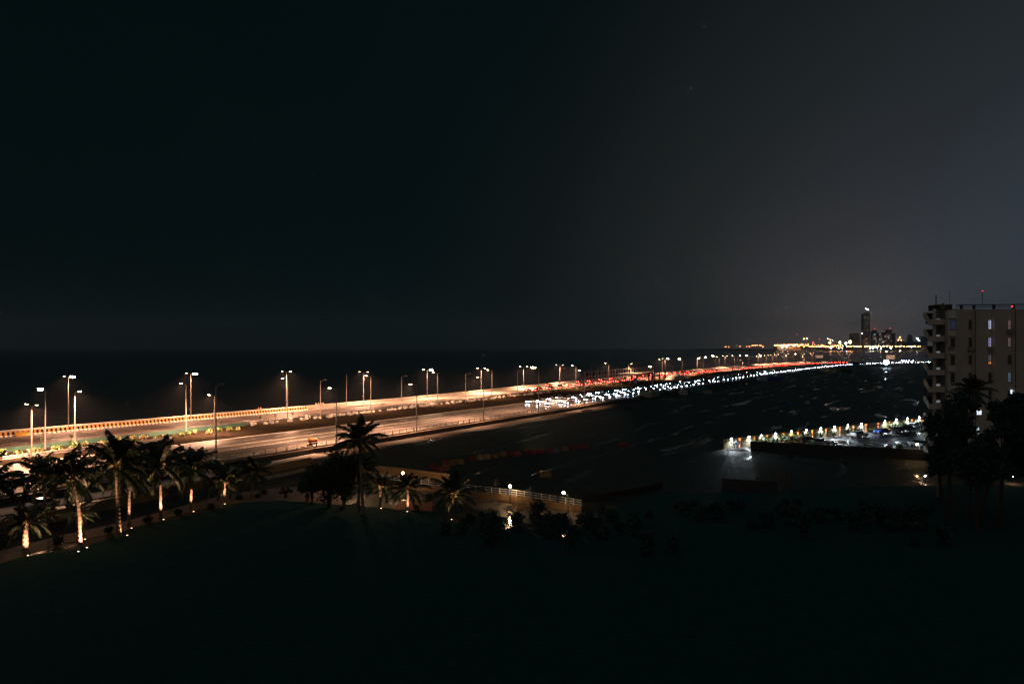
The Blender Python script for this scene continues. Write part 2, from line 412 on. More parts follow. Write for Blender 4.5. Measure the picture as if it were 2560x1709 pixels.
# planting in the median
def leafball(b, c, r, n, size, sz=.7, mis=(0,), wts=None, rnd=random):
    for _ in range(n):
        while True:
            d = Vector((rnd.uniform(-1, 1), rnd.uniform(-1, 1), rnd.uniform(-1, 1)))
            if .2 < d.length < 1: break
        d = d * (r * (.55 + .45 * rnd.random()) / max(d.length, .45) * d.length)
        p = Vector(c) + Vector((d.x, d.y, d.z * sz))
        a = Vector((rnd.uniform(-1, 1), rnd.uniform(-1, 1), rnd.uniform(-.6, .6))).normalized(); q = a.orthogonal().normalized()
        q.rotate(Matrix.Rotation(rnd.uniform(0, 6.28), 3, a)); l = size * rnd.uniform(.6, 1.4)
        b.quad(p - a*l*.5, p + q*l*.28, p + a*l*.5, p - q*l*.28, rnd.choices(mis, wts)[0] if wts else mis[0])
SHR = []
for v in range(4):
    b = MB(); leafball(b, (0, 0, .45), .9, 150, .35, .65, (0, 1), (5, 1 + 3*(v == 3))); o = b.build('flowering_shrub', [shrub_m, pink_m]); SHR.append(o)
WHT = []
for v in range(3):
    b = MB()
    for q in range(3): leafball(b, (random.uniform(-.5, .5), random.uniform(-.3, .3), .4), .5, 60, .32, .9, (0, 1), (6, 1))
    o = b.build('flowering_shrub', [whitefl_m, shrub_m]); WHT.append(o)
used = set()
def put(src, loc, rz, sc, label, cat, group=None):
    if src.name in used: o = copy_tree(src)
    else: o = src; used.add(src.name)
    o.location = loc; o.rotation_euler = (0, 0, rz); o.scale = (sc, sc, sc * random.uniform(.85, 1.2) if sc != 1 else 1)
    return tag(o, label, cat, group)
s = 5.0
while s < 104:
    if True:
        put(random.choice(SHR), ST(s, fence(s) + random.uniform(36.5, 41), .05), random.uniform(0, 6), random.uniform(.7, 1.25), 'bushy green shrub with pinkish flowers in the median behind the guard rail', 'shrub', 'green shrubs planted along the median')
    s += random.uniform(1.3, 2.6)
s = on_line(640, off(fence, 42))
while s < 262:
    put(random.choice(WHT), ST(s, fence(s) + random.uniform(41, 43), .05), random.uniform(0, 6), random.uniform(.75, 1.3), 'white flowering shrub in the row along the middle of the median', 'shrub', 'white shrubs in a row on the median')
    s += random.choice([1.2, 1.5, 1.8, 3.2])
s = 225.0
while s < 420:
    put(random.choice(SHR), ST(s, fence(s) + random.uniform(41, 44), .05), random.uniform(0, 6), random.uniform(.6, 1.0), 'small yellow green shrub beyond the white ones on the median', 'shrub', 'yellow green shrubs farther along the median')
    s += random.uniform(3, 6)
s = 8.0
while s < 60:
    put(random.choice(SHR), ST(s, fence(s) + random.uniform(4.0, 5.4) + 3.5, .02), random.uniform(0, 6), random.uniform(.8, 1.2), 'green shrub in the hedge strip on the landward side of the near carriageway', 'shrub', 'shrubs of the roadside hedge strip')
    s += random.uniform(1.1, 1.8)
for o in SHR + WHT:
    if o.name not in used: bpy.data.objects.remove(o)
# saplings on the median
sap_t = MB().tube([(0, 0, 0), (.05, 0, 1), (0, .04, 2.1)], [.05, .04, .02], 5)
def sapling(p, lab):
    r = empty('sapling', p, lab, 'young tree')
    sap_t.build('stem', brown_bark, r); b = MB(); leafball(b, (0, 0, 2.0), .45, 60, .25, 1.2); b.build('foliage', leaf_m, r)
for x, l in ((103, 'thin sapling with few leaves on the median behind the two leftmost lamps'), (178, 'leafy sapling standing by the pole with a right arm lamp on the median'), (552, 'thin sapling rising over the green screen near the start of the white shrubs'), (650, 'thin bare sapling at the first white shrubs of the median'), (688, 'taller leafy sapling behind the white shrubs of the median'), (732, 'small sapling just right of the tall lamp over the white shrubs')):
    s = on_line(x, off(fence, 43)); sapling(ST(s, fence(s) + 43, .05), l)

# ---------------------------------------------------------------- street lamps
LB = {'hot': (lens_hot, 1.0), 'mid': (lens_mid, 1.0), 'low': (lens_low, 1.0), 'off': (lens_off, 0.0)}
LE = 9800.0
def street_lamp(x, ytop, fn, arms, label, group, lit=True, sign=None, zb=0.0, boost=1.0, aimx=.15):
    """arms: list of (side, lens) with side +1 towards the sea (left), -1 towards the land (right)"""
    s = on_line(x, fn); p = ST(s, fn(s), zb); h = zat(ytop, p.y) - zb
    root = empty('street_lamp', p, label, 'street lamp', group, rz=RA - math.pi/2)
    # local x = across the road, away from the sea; local y = along the road
    MB().tube([(0, 0, 0), (0, 0, .5), (0, 0, h)], [.17, .14, .085], 8).build('pole', galv, root)
    for side, kind in arms:
        sx = -side; L = 1.6
        a = MB().tube([(0, 0, h - .5), (sx*.4, 0, h - .1), (sx*1.0, 0, h + .22), (sx*L, 0, h + .28)], .05, 6).build('arm', galv, root)
        c = (sx * (L + .38), 0, h + .3)
        hd = MB().box((c[0], 0, c[2] + .04), (.85, .32, .14), 0, 0, .8).build('lamp_head', galv, root)
        lm, e = LB[kind]
        q = MB().box((c[0], 0, c[2] - (.085 if kind != 'hot' else .13)), (.62, .26, .10) if kind != 'hot' else (1.1, .6, .3), 0, 0).build('lens', lm, hd)  # bright lenses are oversized: lamp glare is put into their shape
        if kind != 'off' and (s < 330 or len(arms) == 1):
            lamp('AREA', root, (c[0], 0, c[2] - .26), LE * boost * (1.25 if kind == 'hot' else 1.0), WARM, .3, aim=(sx * aimx, 0, -1))
    if s >= 330 and len(arms) == 2 and arms[0][1] != 'off':
        lamp('AREA', root, (0, 0, h - .8), LE * boost * 2, WARM, .4, aim=(0, 0, -1))
    if sign:
        if sign == 'blue': MB().tube([(-.05, -.12, 2.9), (-.05, -.17, 2.9)], .38, 14).build('blue_sign', mat('blue_sign_face', (.08, .04, .45), .5), root)
        else:
            MB().tube([(-.05, -.12, 2.9), (-.05, -.17, 2.9)], .38, 14).build('round_sign', mat('red_sign_rim', (.6, .05, .03), .5), root)
            MB().tube([(-.05, -.172, 2.9), (-.05, -.18, 2.9)], .28, 14).build('round_sign_face', mat('white_sign_face', (.8, .8, .8), .5), root)
    return root
L_ = lambda k: [(1, k)]; R_ = lambda k: [(-1, k)]; D_ = lambda a, b: [(1, a), (-1, b)]
seaL = off(seab, 1.6); medL = off(fence, 42.5); nearL = off(fence, -.6); midL = off(fence, 33)
sea_posts = [(171, 943, D_('low', 'hot'), None), (477, 935, D_('low', 'hot'), 'red'), (716, 930, D_('low', 'mid'), 'blue'), (866, 936, [], None), (909, 931, D_('low', 'low'), 'red'),
    (1068, 925, D_('mid', 'hot'), 'blue'), (1203, 921, D_('mid', 'mid'), 'red'), (1309, 917, D_('mid', 'mid'), 'blue'), (1399, 913, D_('low', 'low'), 'red'), (1479, 909, D_('off', 'off'), 'blue'),
    (1571.5, 910, R_('mid'), None), (1592, 907, D_('off', 'off'), None), (1663, 897, D_('low', 'hot'), None), (1752, 896, L_('hot'), None), (1758, 893, R_('hot'), None), (1798, 892, L_('mid'), None),
    (1812.5, 890, D_('mid', 'mid'), 'blue'), (1845, 889, R_('hot'), None), (1896, 890, D_('mid', 'hot'), None), (1915.5, 889, D_('mid', 'mid'), None), (1941, 886, D_('mid', 'mid'), None),
    (1966, 885, D_('low', 'mid'), None), (1984, 885, R_('hot'), None), (2007, 885, D_('low', 'mid'), None), (2030, 883, D_('mid', 'mid'), None), (2220, 879, L_('hot'), None), (2254, 877, L_('hot'), None)]
for i, (x, y, a, sg) in enumerate(sea_posts):
    d = 'unlit' if a and all(k == 'off' for _, k in a) else ('bare headless' if not a else ('bright' if any(k == 'hot' for _, k in a) else 'glowing'))
    arm = 'without arms' if not a else ('with two arms' if len(a) == 2 else 'with one arm')
    street_lamp(x, y, seaL, a, f'{d} street lamp {arm}, {ORD[i]} from the left of those along the sea wall', 'street lamps along the sea wall', sign=sg, boost=.75)
med_posts = [(113, 976, L_('hot')), (187, 980, R_('mid')), (465, 961, L_('mid')), (719, 948, L_('mid')), (801, 951, R_('off')), (927, 941, L_('mid')), (1004, 941, R_('off')), (1094, 933, L_('mid')), (1164, 935, R_('off')),
    (1230, 926, L_('mid')), (1294, 928, R_('off')), (1402.5, 920, R_('off')), (1440, 915, L_('mid')), (1494, 915, L_('off')), (1522, 909, L_('mid')), (1633, 917, L_('hot')), (1656, 899, L_('mid')), (1706, 898, L_('hot')), (1743, 894, R_('low')), (1788, 890, L_('hot')), (1837, 889, L_('mid')), (1857, 900, L_('low')), (1872, 889, L_('hot')), (1903, 886, L_('mid')), (1932, 887, L_('mid')), (1960, 889, R_('mid')), (2011, 892, L_('mid'))]
for i, (x, y, a) in enumerate(med_posts):
    d = 'unlit' if a[0][1] == 'off' else ('bright' if a[0][1] == 'hot' else 'glowing')
    street_lamp(x, y, medL, a, f'{d} single arm street lamp, {ORD[i]} from the left of those standing on the median', 'street lamps on the median')
street_lamp(79, 1014, midL, D_('mid', 'low'), 'low twin arm street lamp at the guard rail, nearest the left edge of photo', 'street lamps at the guard rail', boost=1.0)
street_lamp(536, 990, midL, L_('mid'), 'single arm street lamp at the guard rail, overlapping a taller unlit post', 'street lamps at the guard rail', boost=1.4)
near_posts = [(540, 963, R_('off')), (841, 973, L_('mid')), (1042, 963, L_('mid')), (1209, 945, L_('low')), (1347, 920, L_('hot')), (1461, 928, L_('mid')), (1555, 921, L_('off')), (1682, 914, L_('off')), (1704, 912, R_('off'))]
for i, (x, y, a) in enumerate(near_posts):
    d = 'unlit' if a[0][1] == 'off' else ('bright' if a[0][1] == 'hot' else 'glowing')
    street_lamp(x, y, nearL, a, f'{d} single arm street lamp, {ORD[i]} from the left of those by the landward railing', 'street lamps at the landward railing', boost=1.7, aimx=.75)
# lamps of the near carriageway's own left stretch, standing left of the frame
for s in (14, -12, -40):
    street_lamp(1280 + F * ST(s, 140).x / max(ST(s, 140).y, 1), 900, medL, D_('mid', 'mid'), 'twin arm street lamp beyond the left edge of the view', 'street lamps before the view')

# ---------------------------------------------------------------- traffic standing on the two carriageways
def car_mesh(L=4.1, Wd=1.72, H=1.48, kind='hatch'):
    """loft of cross sections along x (front at +x); returns MB with materials 0 paint, 1 glass, 2 dark"""
    b = MB()
    if kind == 'sedan': xs = [(-.5, .62, .86, 0), (-.47, .30, .92, 0), (-.36, .26, .95, 0), (-.24, .26, 1.36, 1), (-.10, .26, 1.43, 1), (.08, .26, 1.40, 1), (.24, .26, .98, 1), (.40, .26, .86, 0), (.48, .30, .72, 0), (.5, .45, .62, 0)]
    elif kind == 'suv': xs = [(-.5, .5, 1.0, 0), (-.48, .36, 1.5, 1), (-.44, .30, 1.66, 1), (-.2, .30, 1.72, 1), (.06, .30, 1.68, 1), (.22, .30, 1.12, 1), (.42, .30, 1.0, 0), (.49, .36, .85, 0), (.5, .5, .7, 0)]
    else: xs = [(-.5, .5, .95, 0), (-.47, .28, 1.12, 0), (-.38, .25, 1.42, 1), (-.18, .25, 1.50, 1), (.06, .25, 1.46, 1), (.24, .25, 1.0, 1), (.42, .25, .86, 0), (.49, .30, .72, 0), (.5, .42, .6, 0)]
    secs = []
    for fx, z0, z1, cab in xs:
        x = fx * L; w = Wd / 2 * (1 - .9 * abs(fx) ** 6 * 4 * .12); belt = min(z1, .93 if kind != 'suv' else 1.08); wt = w * (1 - .32 * max(0, (z1 - belt)) )
        secs.append([(x, -w*.94, z0), (x, -w, (z0 + belt)/2), (x, -w*.97, belt), (x, -wt*.92, z1 - .04), (x, -wt*.8, z1), (x, wt*.8, z1), (x, wt*.92, z1 - .04), (x, w*.97, belt), (x, w, (z0+belt)/2), (x, w*.94, z0)])
    m = len(secs[0])
    for sct in secs: b.v += sct
    for i in range(len(secs) - 1):
        cab = xs[i][3] or xs[i + 1][3]; steep = abs(xs[i][2] - xs[i + 1][2]) > .2
        for j in range(m):
            k = (j + 1) % m; mi = 0
            if cab and xs[i][3] and xs[i+1][3] and j in (2, 6): mi = 1
            if cab and steep and j in (3, 4, 5): mi = 1
            if cab and steep and j in (2, 6): mi = 1
            if j == m - 1: mi = 2
            b.f.append((i*m + j, i*m + k, (i+1)*m + k, (i+1)*m + j)); b.m.append(mi)
    b.f.append(tuple(range(m))); b.m.append(0); b.f.append(tuple((len(secs)-1)*m + j for j in reversed(range(m)))); b.m.append(0)
    return b
def paint(name, c): return mat('paint_' + name, c, .3, coat=.8, metal=.1)
glass_m = mat('car_glass', (.01, .012, .015), .08)
tyre_m = mat('tyre_rubber', (.02, .02, .02), .8)
rim_m = mat('alloy', (.5, .5, .52), .3, metal=.8)
head_w = mat('headlight_white', (1, 1, 1), .3, emit=(.86, .92, 1), es=150, sample=False)
head_b = mat('headlight_blue', (1, 1, 1), .3, emit=(.5, .72, 1), es=130, sample=False)
tail_r = mat('tail_light_red', (.6, .02, .02), .3, emit=(1, .045, .03), es=70, sample=False)
head_off = mat('headlight_off', (.5, .52, .55), .15)
tail_off = mat('tail_light_off', (.25, .01, .01), .2)
def car(kind, pm, L, Wd, hm, tm, detail=True):
    root = bpy.data.objects.new('parked_car' if detail else 'moving_car', None); COL.objects.link(root)
    b = car_mesh(L, Wd, kind=kind); zl = .68 if kind != 'suv' else .85
    if not detail:
        for sx in (-.31, .31):
            for sy in (-1, 1): b.tube([(sx*L, sy*(Wd/2 - .2), .31), (sx*L, sy*(Wd/2 + .01), .31)], .31, 10, 2)
    b.build('body', [pm, glass_m, tyre_m], root, smooth=False)
    if detail:
        for sx in (-.31, .31):
            for sy in (-1, 1):
                w = MB().tube([(0, -.1, 0), (0, .1, 0)], .32, 16).build('wheel', tyre_m, root); w.location = (sx*L, sy*(Wd/2 - .08), .32)
                MB().tube([(0, sy*.1, 0), (0, sy*.112, 0)], .2, 10).build('rim', rim_m, w)
        for sy in (-1, 1): MB().box((.1*L, sy*(Wd/2 + .08), 1.0), (.15, .2, .13)).build('mirror', pm, root)
    for sy in (-1, 1):
        if hm: MB().box((L*.5 + .0, sy*(Wd/2 - .3), zl), (.09, .34, .17)).build('headlight', hm, root)
        if tm: MB().box((-L*.5 - .0, sy*(Wd/2 - .27), zl + .12), (.09, .30, .22)).build('taillight', tm, root)
    return root
paints = [paint('white', (.7, .7, .7)), paint('silver', (.35, .36, .38)), paint('black', (.015, .015, .018)), paint('grey', (.12, .12, .13)), paint('dark_red', (.18, .02, .02))]
on_src = [car(k, p, 4.2, 1.74, h, None, False) for k, p, h in (('hatch', paints[0], head_w), ('sedan', paints[3], head_w), ('suv', paints[1], head_w), ('hatch', paints[2], head_b))]
off_src = [car(k, p, 4.2, 1.74, None, tail_r, False) for k, p in (('sedan', paints[0]), ('hatch', paints[3]), ('suv', paints[2]))]
def along(fn, s):
    a, b_ = ST(s - 2, fn(s - 2)), ST(s + 2, fn(s + 2)); return math.atan2(b_.y - a.y, b_.x - a.x)
def stream(srcs, lanes, s0, s1, gap0, gap1, flip, label, group):
    for fn in lanes:
        s = s0 + random.uniform(0, 12)
        while s < s1:
            q = random.choice(srcs)
            o = copy_tree(q) if q.name in used else q
            used.add(q.name)
            o.location = ST(s, fn(s) + random.uniform(-.25, .25), .012); o.rotation_euler = (0, 0, along(fn, s) + (math.pi if flip else 0))
            tag(o, label, 'car', group)
            s += (gap0 + (gap1 - gap0) * min(1, max(0, (s - s0) / (420 - s0)))) * random.uniform(.75, 1.3)
NL = [wide(k) for k in (.26, .47, .68, .89)]
ONC = 'car with white headlights on, driving towards us on the near carriageway'; DEP = 'car with red tail lights on, driving away on the far carriageway'
stream(on_src, NL, 205, 540, 7.6, 6.6, True, ONC, 'oncoming traffic on the near carriageway')
FL = [off(fence, 51), off(fence, 54.6), off(fence, 58.2)]
stream(off_src, FL[:2], 262, 540, 11, 8.5, False, DEP, 'departing traffic on the far carriageway')
stream(off_src, [off(fence, 66)], 300, 540, 18, 15, False, DEP, 'departing traffic on the far carriageway')
def far_stream(srcs, lanes, s0, s1, gap, flip, label, name):
    """the mass of small far cars as one object"""
    b = MB(); mats = []
    for fn in lanes:
        s = s0 + random.uniform(0, 8)
        while s < s1:
            q = random.choice(srcs); M_ = Matrix.Translation(ST(s, fn(s), .012)) @ Matrix.Rotation(along(fn, s) + (math.pi if flip else 0), 4, 'Z')
            for ch in q.children:
                me = ch.data; base = len(b.v); b.v += [tuple(M_ @ v.co) for v in me.vertices]
                for p in me.polygons:
                    m_ = me.materials[p.material_index]
                    if m_ not in mats: mats.append(m_)
                    b.f.append(tuple(base + v for v in p.vertices)); b.m.append(mats.index(m_))
            s += gap * random.uniform(.75, 1.3)
    tag(b.build(name, mats), label, 'traffic', kind='stuff')
far_stream(on_src, NL, 541, 1080, 7.0, True, 'far stream of small cars with white headlights at the bend', 'distant_traffic')
far_stream(off_src, FL, 541, 980, 8.5, False, 'far stream of small cars with red tail lights before the bend', 'distant_traffic')

# ---------------------------------------------------------------- garden: lawn, path, palms
b = MB(); lawn_px = [(-200, 1425), (60, 1392), (200, 1372), (330, 1320), (480, 1286), (600, 1256), (720, 1246), (800, 1258), (900, 1264), (1010, 1270), (1110, 1296), (1180, 1400), (1260, 1709), (900, 1900), (-400, 1900)]
pts = [P(x, y, -.99) for x, y in lawn_px]
c0 = P(500, 1500, -.99)
for k in range(len(pts)): b.tri(c0, pts[(k + 1) % len(pts)], pts[k])
tag(b.build('lawn', grass_m), kind='structure')
b = MB(); top = [(-200, 1412), (0, 1376), (140, 1340), (300, 1306), (440, 1268), (560, 1236), (700, 1218), (860, 1212)]; bot = [(-200, 1450), (0, 1408), (140, 1362), (300, 1328), (440, 1288), (560, 1258), (700, 1250), (860, 1262)]
for k in range(len(top) - 1): b.quad(P(*bot[k], -.97), P(*bot[k+1], -.97), P(*top[k+1], -.97), P(*top[k], -.97))
tag(b.build('garden_path', mat('pink_paving', (.26, .17, .14), .7, noise=.2, scale=1.2)), kind='structure')
b = MB(); q = [(860, 1262), (1010, 1272), (1110, 1300), (1400, 1345), (1500, 1290), (1440, 1266), (1180, 1225), (1000, 1196), (860, 1205)]
pp = [P(x, y, -.975) for x, y in q]; cc = P(1180, 1260, -.975)
for k in range(len(pp)): b.tri(cc, pp[k], pp[(k + 1) % len(pp)])
tag(b.build('wet_driveway', mud2), kind='structure')
b = MB(); q = [P(x, y, -.96) for x, y in ((982, 1272), (1080, 1277), (1082, 1254), (1000, 1251))]; b.quad(*q)
tag(b.build('red_paving', mat('red_brick', (.40, .09, .05), .8, noise=.3, scale=2)), kind='structure')
sl = Curve([(-200, 95), (60, 96.5), (110, 99)])
strip('service_road', off(sl, -6.2), off(sl, 3), -150, 92, 12, -.94, asphalt)
strip('pavement', off(sl, 3.004), off(sl, 7.5), -150, 92, 12, -.85, pale_concrete)

def wall_run(name, label, cat, pts, h, th, m, z=-1.0, cope=True, mis=None):
    b = MB()
    for k in range(len(pts) - 1):
        a, c = pts[k], pts[k + 1]; d = Vector((c[0]-a[0], c[1]-a[1], 0)); l = d.length; rz = math.atan2(d.y, d.x)
        ctr = ((a[0]+c[0])/2, (a[1]+c[1])/2)
        b.box((ctr[0], ctr[1], z + h/2), (l + (.0 if k == 0 else .0), th, h), rz)
        if cope: b.box((ctr[0], ctr[1], z + h + .05), (l - .01, th + .12, .1), rz)
    return tag(b.build(name, m), label, cat)
wpts = [ST(-120, 86.5), ST(-20, 87.5), ST(33, 90), ST(60, 93.5), P(776, 1162)]
wall_run('garden_wall', 'ochre boundary wall behind the palms, between the garden and the service road', 'wall', wpts, 1.3, .25, ochre_wall)
wall_run('retaining_wall', 'plain tan wall behind the white and blue railing, facing the bare ground', 'wall', [P(850, 1172), P(908, 1181), P(1020, 1194), P(1136, 1209)], 1.35, .25, ochre_wall)
wall_run('low_wall', 'low grey kerb wall running left from the broadleaf tree', 'wall', [P(640, 1205), P(700, 1192), P(760, 1178)], .5, .3, concrete)
# white and blue railing on a low wall
rp = [P(930, 1209), P(964, 1213), P(1053, 1224), P(1189, 1243), P(1291, 1255), P(1375, 1268), P(1455, 1282)]
wall_run('railing_wall', 'low plastered wall carrying the white and blue railing', 'wall', rp, .85, .25, mat('dimmed_ochre', (.20, .125, .06), .9, noise=.35, scale=1.2), cope=False)  # darker copy of the wall ochre; its dim lighting is put into the colour
b = MB(); fg = [P(1110, 1300, -.985), P(1400, 1350, -.985), P(1480, 1292, -.985), P(1660, 1226, -.985), P(1800, 1232, -.985), P(2020, 1222, -.985), P(2330, 1212, -.985), P(2700, 1212, -.985), Vector((70, 20, -.985)), Vector((60, -50, -.985)), Vector((0, -50, -.985)), P(1150, 1709, -.985)]
cc = P(1700, 1500, -.985)
for k in range(len(fg)): b.tri(cc, fg[(k + 1) % len(fg)], fg[k])
tag(b.build('undergrowth_ground', grass_m), kind='structure')
root = empty('pipe_railing', rp[0], 'white railing with dark blue posts on the low wall along the wet driveway', 'railing')
rb = MB(); first = None; wpaint = mat('railing_white', (.55, .56, .58), .5); bpaint = mat('railing_blue', (.02, .05, .16), .5)
tot = 0; k = 0
for i in range(len(rp) - 1):
    a, c = rp[i] - rp[0], rp[i+1] - rp[0]; n = max(1, round((c - a).length / 1.35))
    for zz in (1.02, 1.32, 1.62): rb.tube([(a.x, a.y, zz - 0), (c.x, c.y, zz)], .035, 6)
    for j in range(n):
        p = a + (c - a) * j / n; m_ = bpaint if k % 3 == 0 else wpaint
        MB().box((p.x, p.y, .85 + .42), (.09 if m_ is wpaint else .3, .09, .84), math.atan2((c-a).y, (c-a).x)).build('post', m_, root); k += 1
rb.build('rail', wpaint, root)

def frond(b, o, az, el, L, droop, width, mi=0, ms=1, rnd=random, leaflets=22):
    """one feather frond: drooping rib with hanging leaflets"""
    d = Vector((math.cos(az), math.sin(az), 0)); sd = Vector((-math.sin(az), math.cos(az), 0)); pts = []; p = Vector(o); e = el; n = 9
    for k in range(n + 1):
        pts.append(p.copy()); st = L / n; p = p + d * math.cos(e) * st + Vector((0, 0, math.sin(e) * st)); e -= droop * (.25 + 1.5 * k / n) / n
    b.tube(pts[::2] + [pts[-1]], [.055, .045, .035, .025, .015, .01][:len(pts[::2]) + 1], 4, ms, False)
    for k in range(leaflets):
        f = .14 + .86 * k / (leaflets - 1); q = f * n; i = min(n - 1, int(q)); c = pts[i].lerp(pts[i + 1], q - i); tg = (pts[i+1] - pts[i]).normalized()
        ll = width * (math.sin(math.pi * min(1, f * .9 + .08)) ** .6) * rnd.uniform(.8, 1.1)
        for sg in (-1, 1):
            hang = rnd.uniform(.25, .75); v = (sd * sg * (1 - hang * .5) + tg * .75 + Vector((0, 0, -hang))).normalized()
            mid = c + v * ll * .55; tip = c + v * ll * .9 + Vector((0, 0, -ll * .28)); w = tg * (.032 + .02 * rnd.random())
            b.quad(c - w, mid - w, mid + w, c + w, mi); b.tri(mid - w, tip, mid + w, mi)
PC = {}
def palm_crown(v, n=27):
    if v in PC: return PC[v]
    rnd = random.Random(100 + v); b = MB()
    for k in range(n):
        f = k / n; el = R(84 - 122 * f + rnd.uniform(-9, 9)); az = k * 2.399 + rnd.uniform(-.3, .3)
        frond(b, (0, 0, 0), az, el, rnd.uniform(.85, 1.1) * (3.2 if f > .2 else 2.7), rnd.uniform(.9, 1.7), .80, 0, 1, rnd, 40)
    for k in range(6):
        a = rnd.uniform(0, 6.28); b.ball((.22*math.cos(a), .22*math.sin(a), -.25), .14, 6, 4, 1)
    PC[v] = b; return b
def palm(xb, yb, xc, yc, rad, label, v=0, lean=0.0, stub=False, r0=.17, thin=27, bend=0.0):
    """base at photo pixel (xb, yb), crown centre seen at (xc, yc), crown radius rad px"""
    p = P(xb, yb); Y = p.y; zc = zat(yc, Y); dx = (xc - xb) / F * Y; h = zc + 1
    root = empty('palm_tree', p, label, 'palm tree', 'garden palms')
    pts = []; rr = []
    for k in range(9):
        f = k / 8; pts.append((dx * f ** (1.3 + bend), .3 * math.sin(f * 3) * lean, h * f)); rr.append((r0 * (1.5 - .5 * min(1, f * 6))) * (1 - .35 * f))
    # rings of old leaf scars
    P2 = []; R2 = []
    n = max(10, int(h / .22))
    for k in range(n + 1):
        f = k / n; q = f * 8; i = min(7, int(q)); u = q - i
        c = Vector(pts[i]).lerp(Vector(pts[i+1]), u); P2.append(c); R2.append((rr[i]*(1-u) + rr[i+1]*u) * (1.14 if k % 2 else .92))
    MB().tube(P2, R2, 9).build('trunk', bark_m, root)
    cr = palm_crown(v, thin); o = cr.build('crown', [frond_m, stalk_m], root) if not hasattr(cr, 'o') else cr.o.copy()
    if not hasattr(cr, 'o'): cr.o = o
    else: COL.objects.link(o); o.parent = root
    o.location = pts[-1]; sc = rad / F * Y / 2.85; o.scale = (sc, sc, sc); o.rotation_euler = (0, 0, random.uniform(0, 6.28))
    if stub:
        sb = MB(); rnd = random.Random(int(xb))
        for k in range(9):
            a = rnd.uniform(0, 6.28); c = Vector(pts[-1]); L = rnd.uniform(.5, 1.1)
            sb.tube([c - Vector((0, 0, .5)), c + Vector((math.cos(a)*.25, math.sin(a)*.25, .0)), c + Vector((math.cos(a)*L*.6, math.sin(a)*L*.6, L))], [.07, .06, .03], 5)
        sb.build('leaf_stubs', bark_m, root)
    return root
palm(63, 1385, 66, 1306, 60, 'short lit palm nearest the lower left corner, its trunk glowing at the foot', 0, stub=True, r0=.30)
palm(200, 1372, 178, 1190, 84, 'tall palm whose slender ringed trunk is lit, second large palm from left', 1, stub=False, bend=2)
palm(208, 1345, 200, 1285, 44, 'small palm with forked lit leaf bases right behind the lit ringed trunk', 2, stub=True, r0=.2)
palm(118, 1322, 104, 1192, 74, 'dark palm standing at the ochre wall, between the lit short palm and the road', 3)
palm(-30, 1335, -22, 1205, 84, 'palm cut by the left edge, only its arching fronds in view', 1)
palm(297, 1345, 291, 1165, 100, 'largest and darkest palm, with a black trunk, in the middle of the left group', 4, r0=.24)
palm(323, 1317, 326, 1188, 66, 'palm behind the largest one with a thin curved lit trunk', 2, bend=3)
palm(402, 1297, 400, 1160, 84, 'tall palm right of the largest one, its lit trunk beside a yellow green plant', 3)
palm(477, 1277, 480, 1172, 74, 'palm with a straight lit trunk, right of the tall pair in the left group', 0)
palm(560, 1257, 563, 1208, 52, 'small palm with forked white lit leaf bases by the path, under the tall post', 4, stub=True, r0=.2)
palm(630, 1241, 632, 1180, 52, 'unlit slim palm alone, left of the big broadleaf tree', 2)
palm(907, 1284, 898, 1098, 66, 'tallest dark palm right against the big broadleaf tree, white painted foot', 1, r0=.2)
palm(896, 1262, 905, 1172, 46, 'small dark palm hidden behind the tallest one', 3)
palm(950, 1268, 952, 1216, 44, 'small palm with a bright forked trunk, right of the tallest palm', 0, stub=True, r0=.17)
palm(1019, 1277, 1021, 1220, 52, 'dark palm with a grass light at its foot, standing before the red paving', 2)
palm(1132, 1292, 1134, 1234, 68, 'wide dark palm with drooping fronds, rightmost of the garden', 4, r0=.2)

# garden uplights
lens_up = mat('uplight_lens', (1, .9, .8), .3, emit=(1, .68, .38), es=5, sample=False)
def uplight(x, y, dx, dy, lab, e=700, spot=80):
    p = P(x, y); root = empty('garden_uplight', p, lab, 'garden light', 'garden uplights')
    MB().tube([(0, 0, 0), (0, 0, .10), (0, 0, .26)], [.13, .09, .16], 10).build('housing', dark_steel, root)
    MB().tube([(0, 0, .262), (0, 0, .28)], .08, 10).build('lens', lens_up, root)
    lamp('SPOT', root, (0, 0, .36), e * 5, (1, .50, .28), .06, spot, .7, (dx, dy, 1.0))
uplight(70, 1394, -.15, .6, 'small uplight at the foot of the short lit palm, lower left', 420, 100)
uplight(217, 1374, -.30, .15, 'small uplight between the two lit ringed trunks', 900, 90)
uplight(196, 1384, .05, .5, 'small uplight at the foot of the ringed lit trunk', 500, 70)
uplight(212, 1353, -.1, .4, 'small uplight behind the ringed lit trunk', 500, 70)
uplight(329, 1325, -.15, .4, 'small uplight at the foot of the thin curved trunk', 350, 70)
uplight(409, 1303, -.2, .4, 'small uplight at the trunk beside the yellow green plant', 600, 75)
uplight(484, 1283, -.2, .4, 'small uplight at the straight lit trunk', 500, 75)
uplight(562, 1264, -.05, .5, 'small uplight at the little palm by the path', 420, 90)
uplight(953, 1275, -.05, .4, 'small uplight at the forked palm right of the tallest palm', 420, 75)
uplight(1018, 1283, .0, .6, 'small uplight in the grass before the red paving', 120, 100)
uplight(1129, 1303, .1, .5, 'small uplight at the foot of the rightmost garden palm', 260, 70)
uplight(318, 1343, 0, .2, 'small grass light in the lawn beside the largest dark palm', 90, 150)

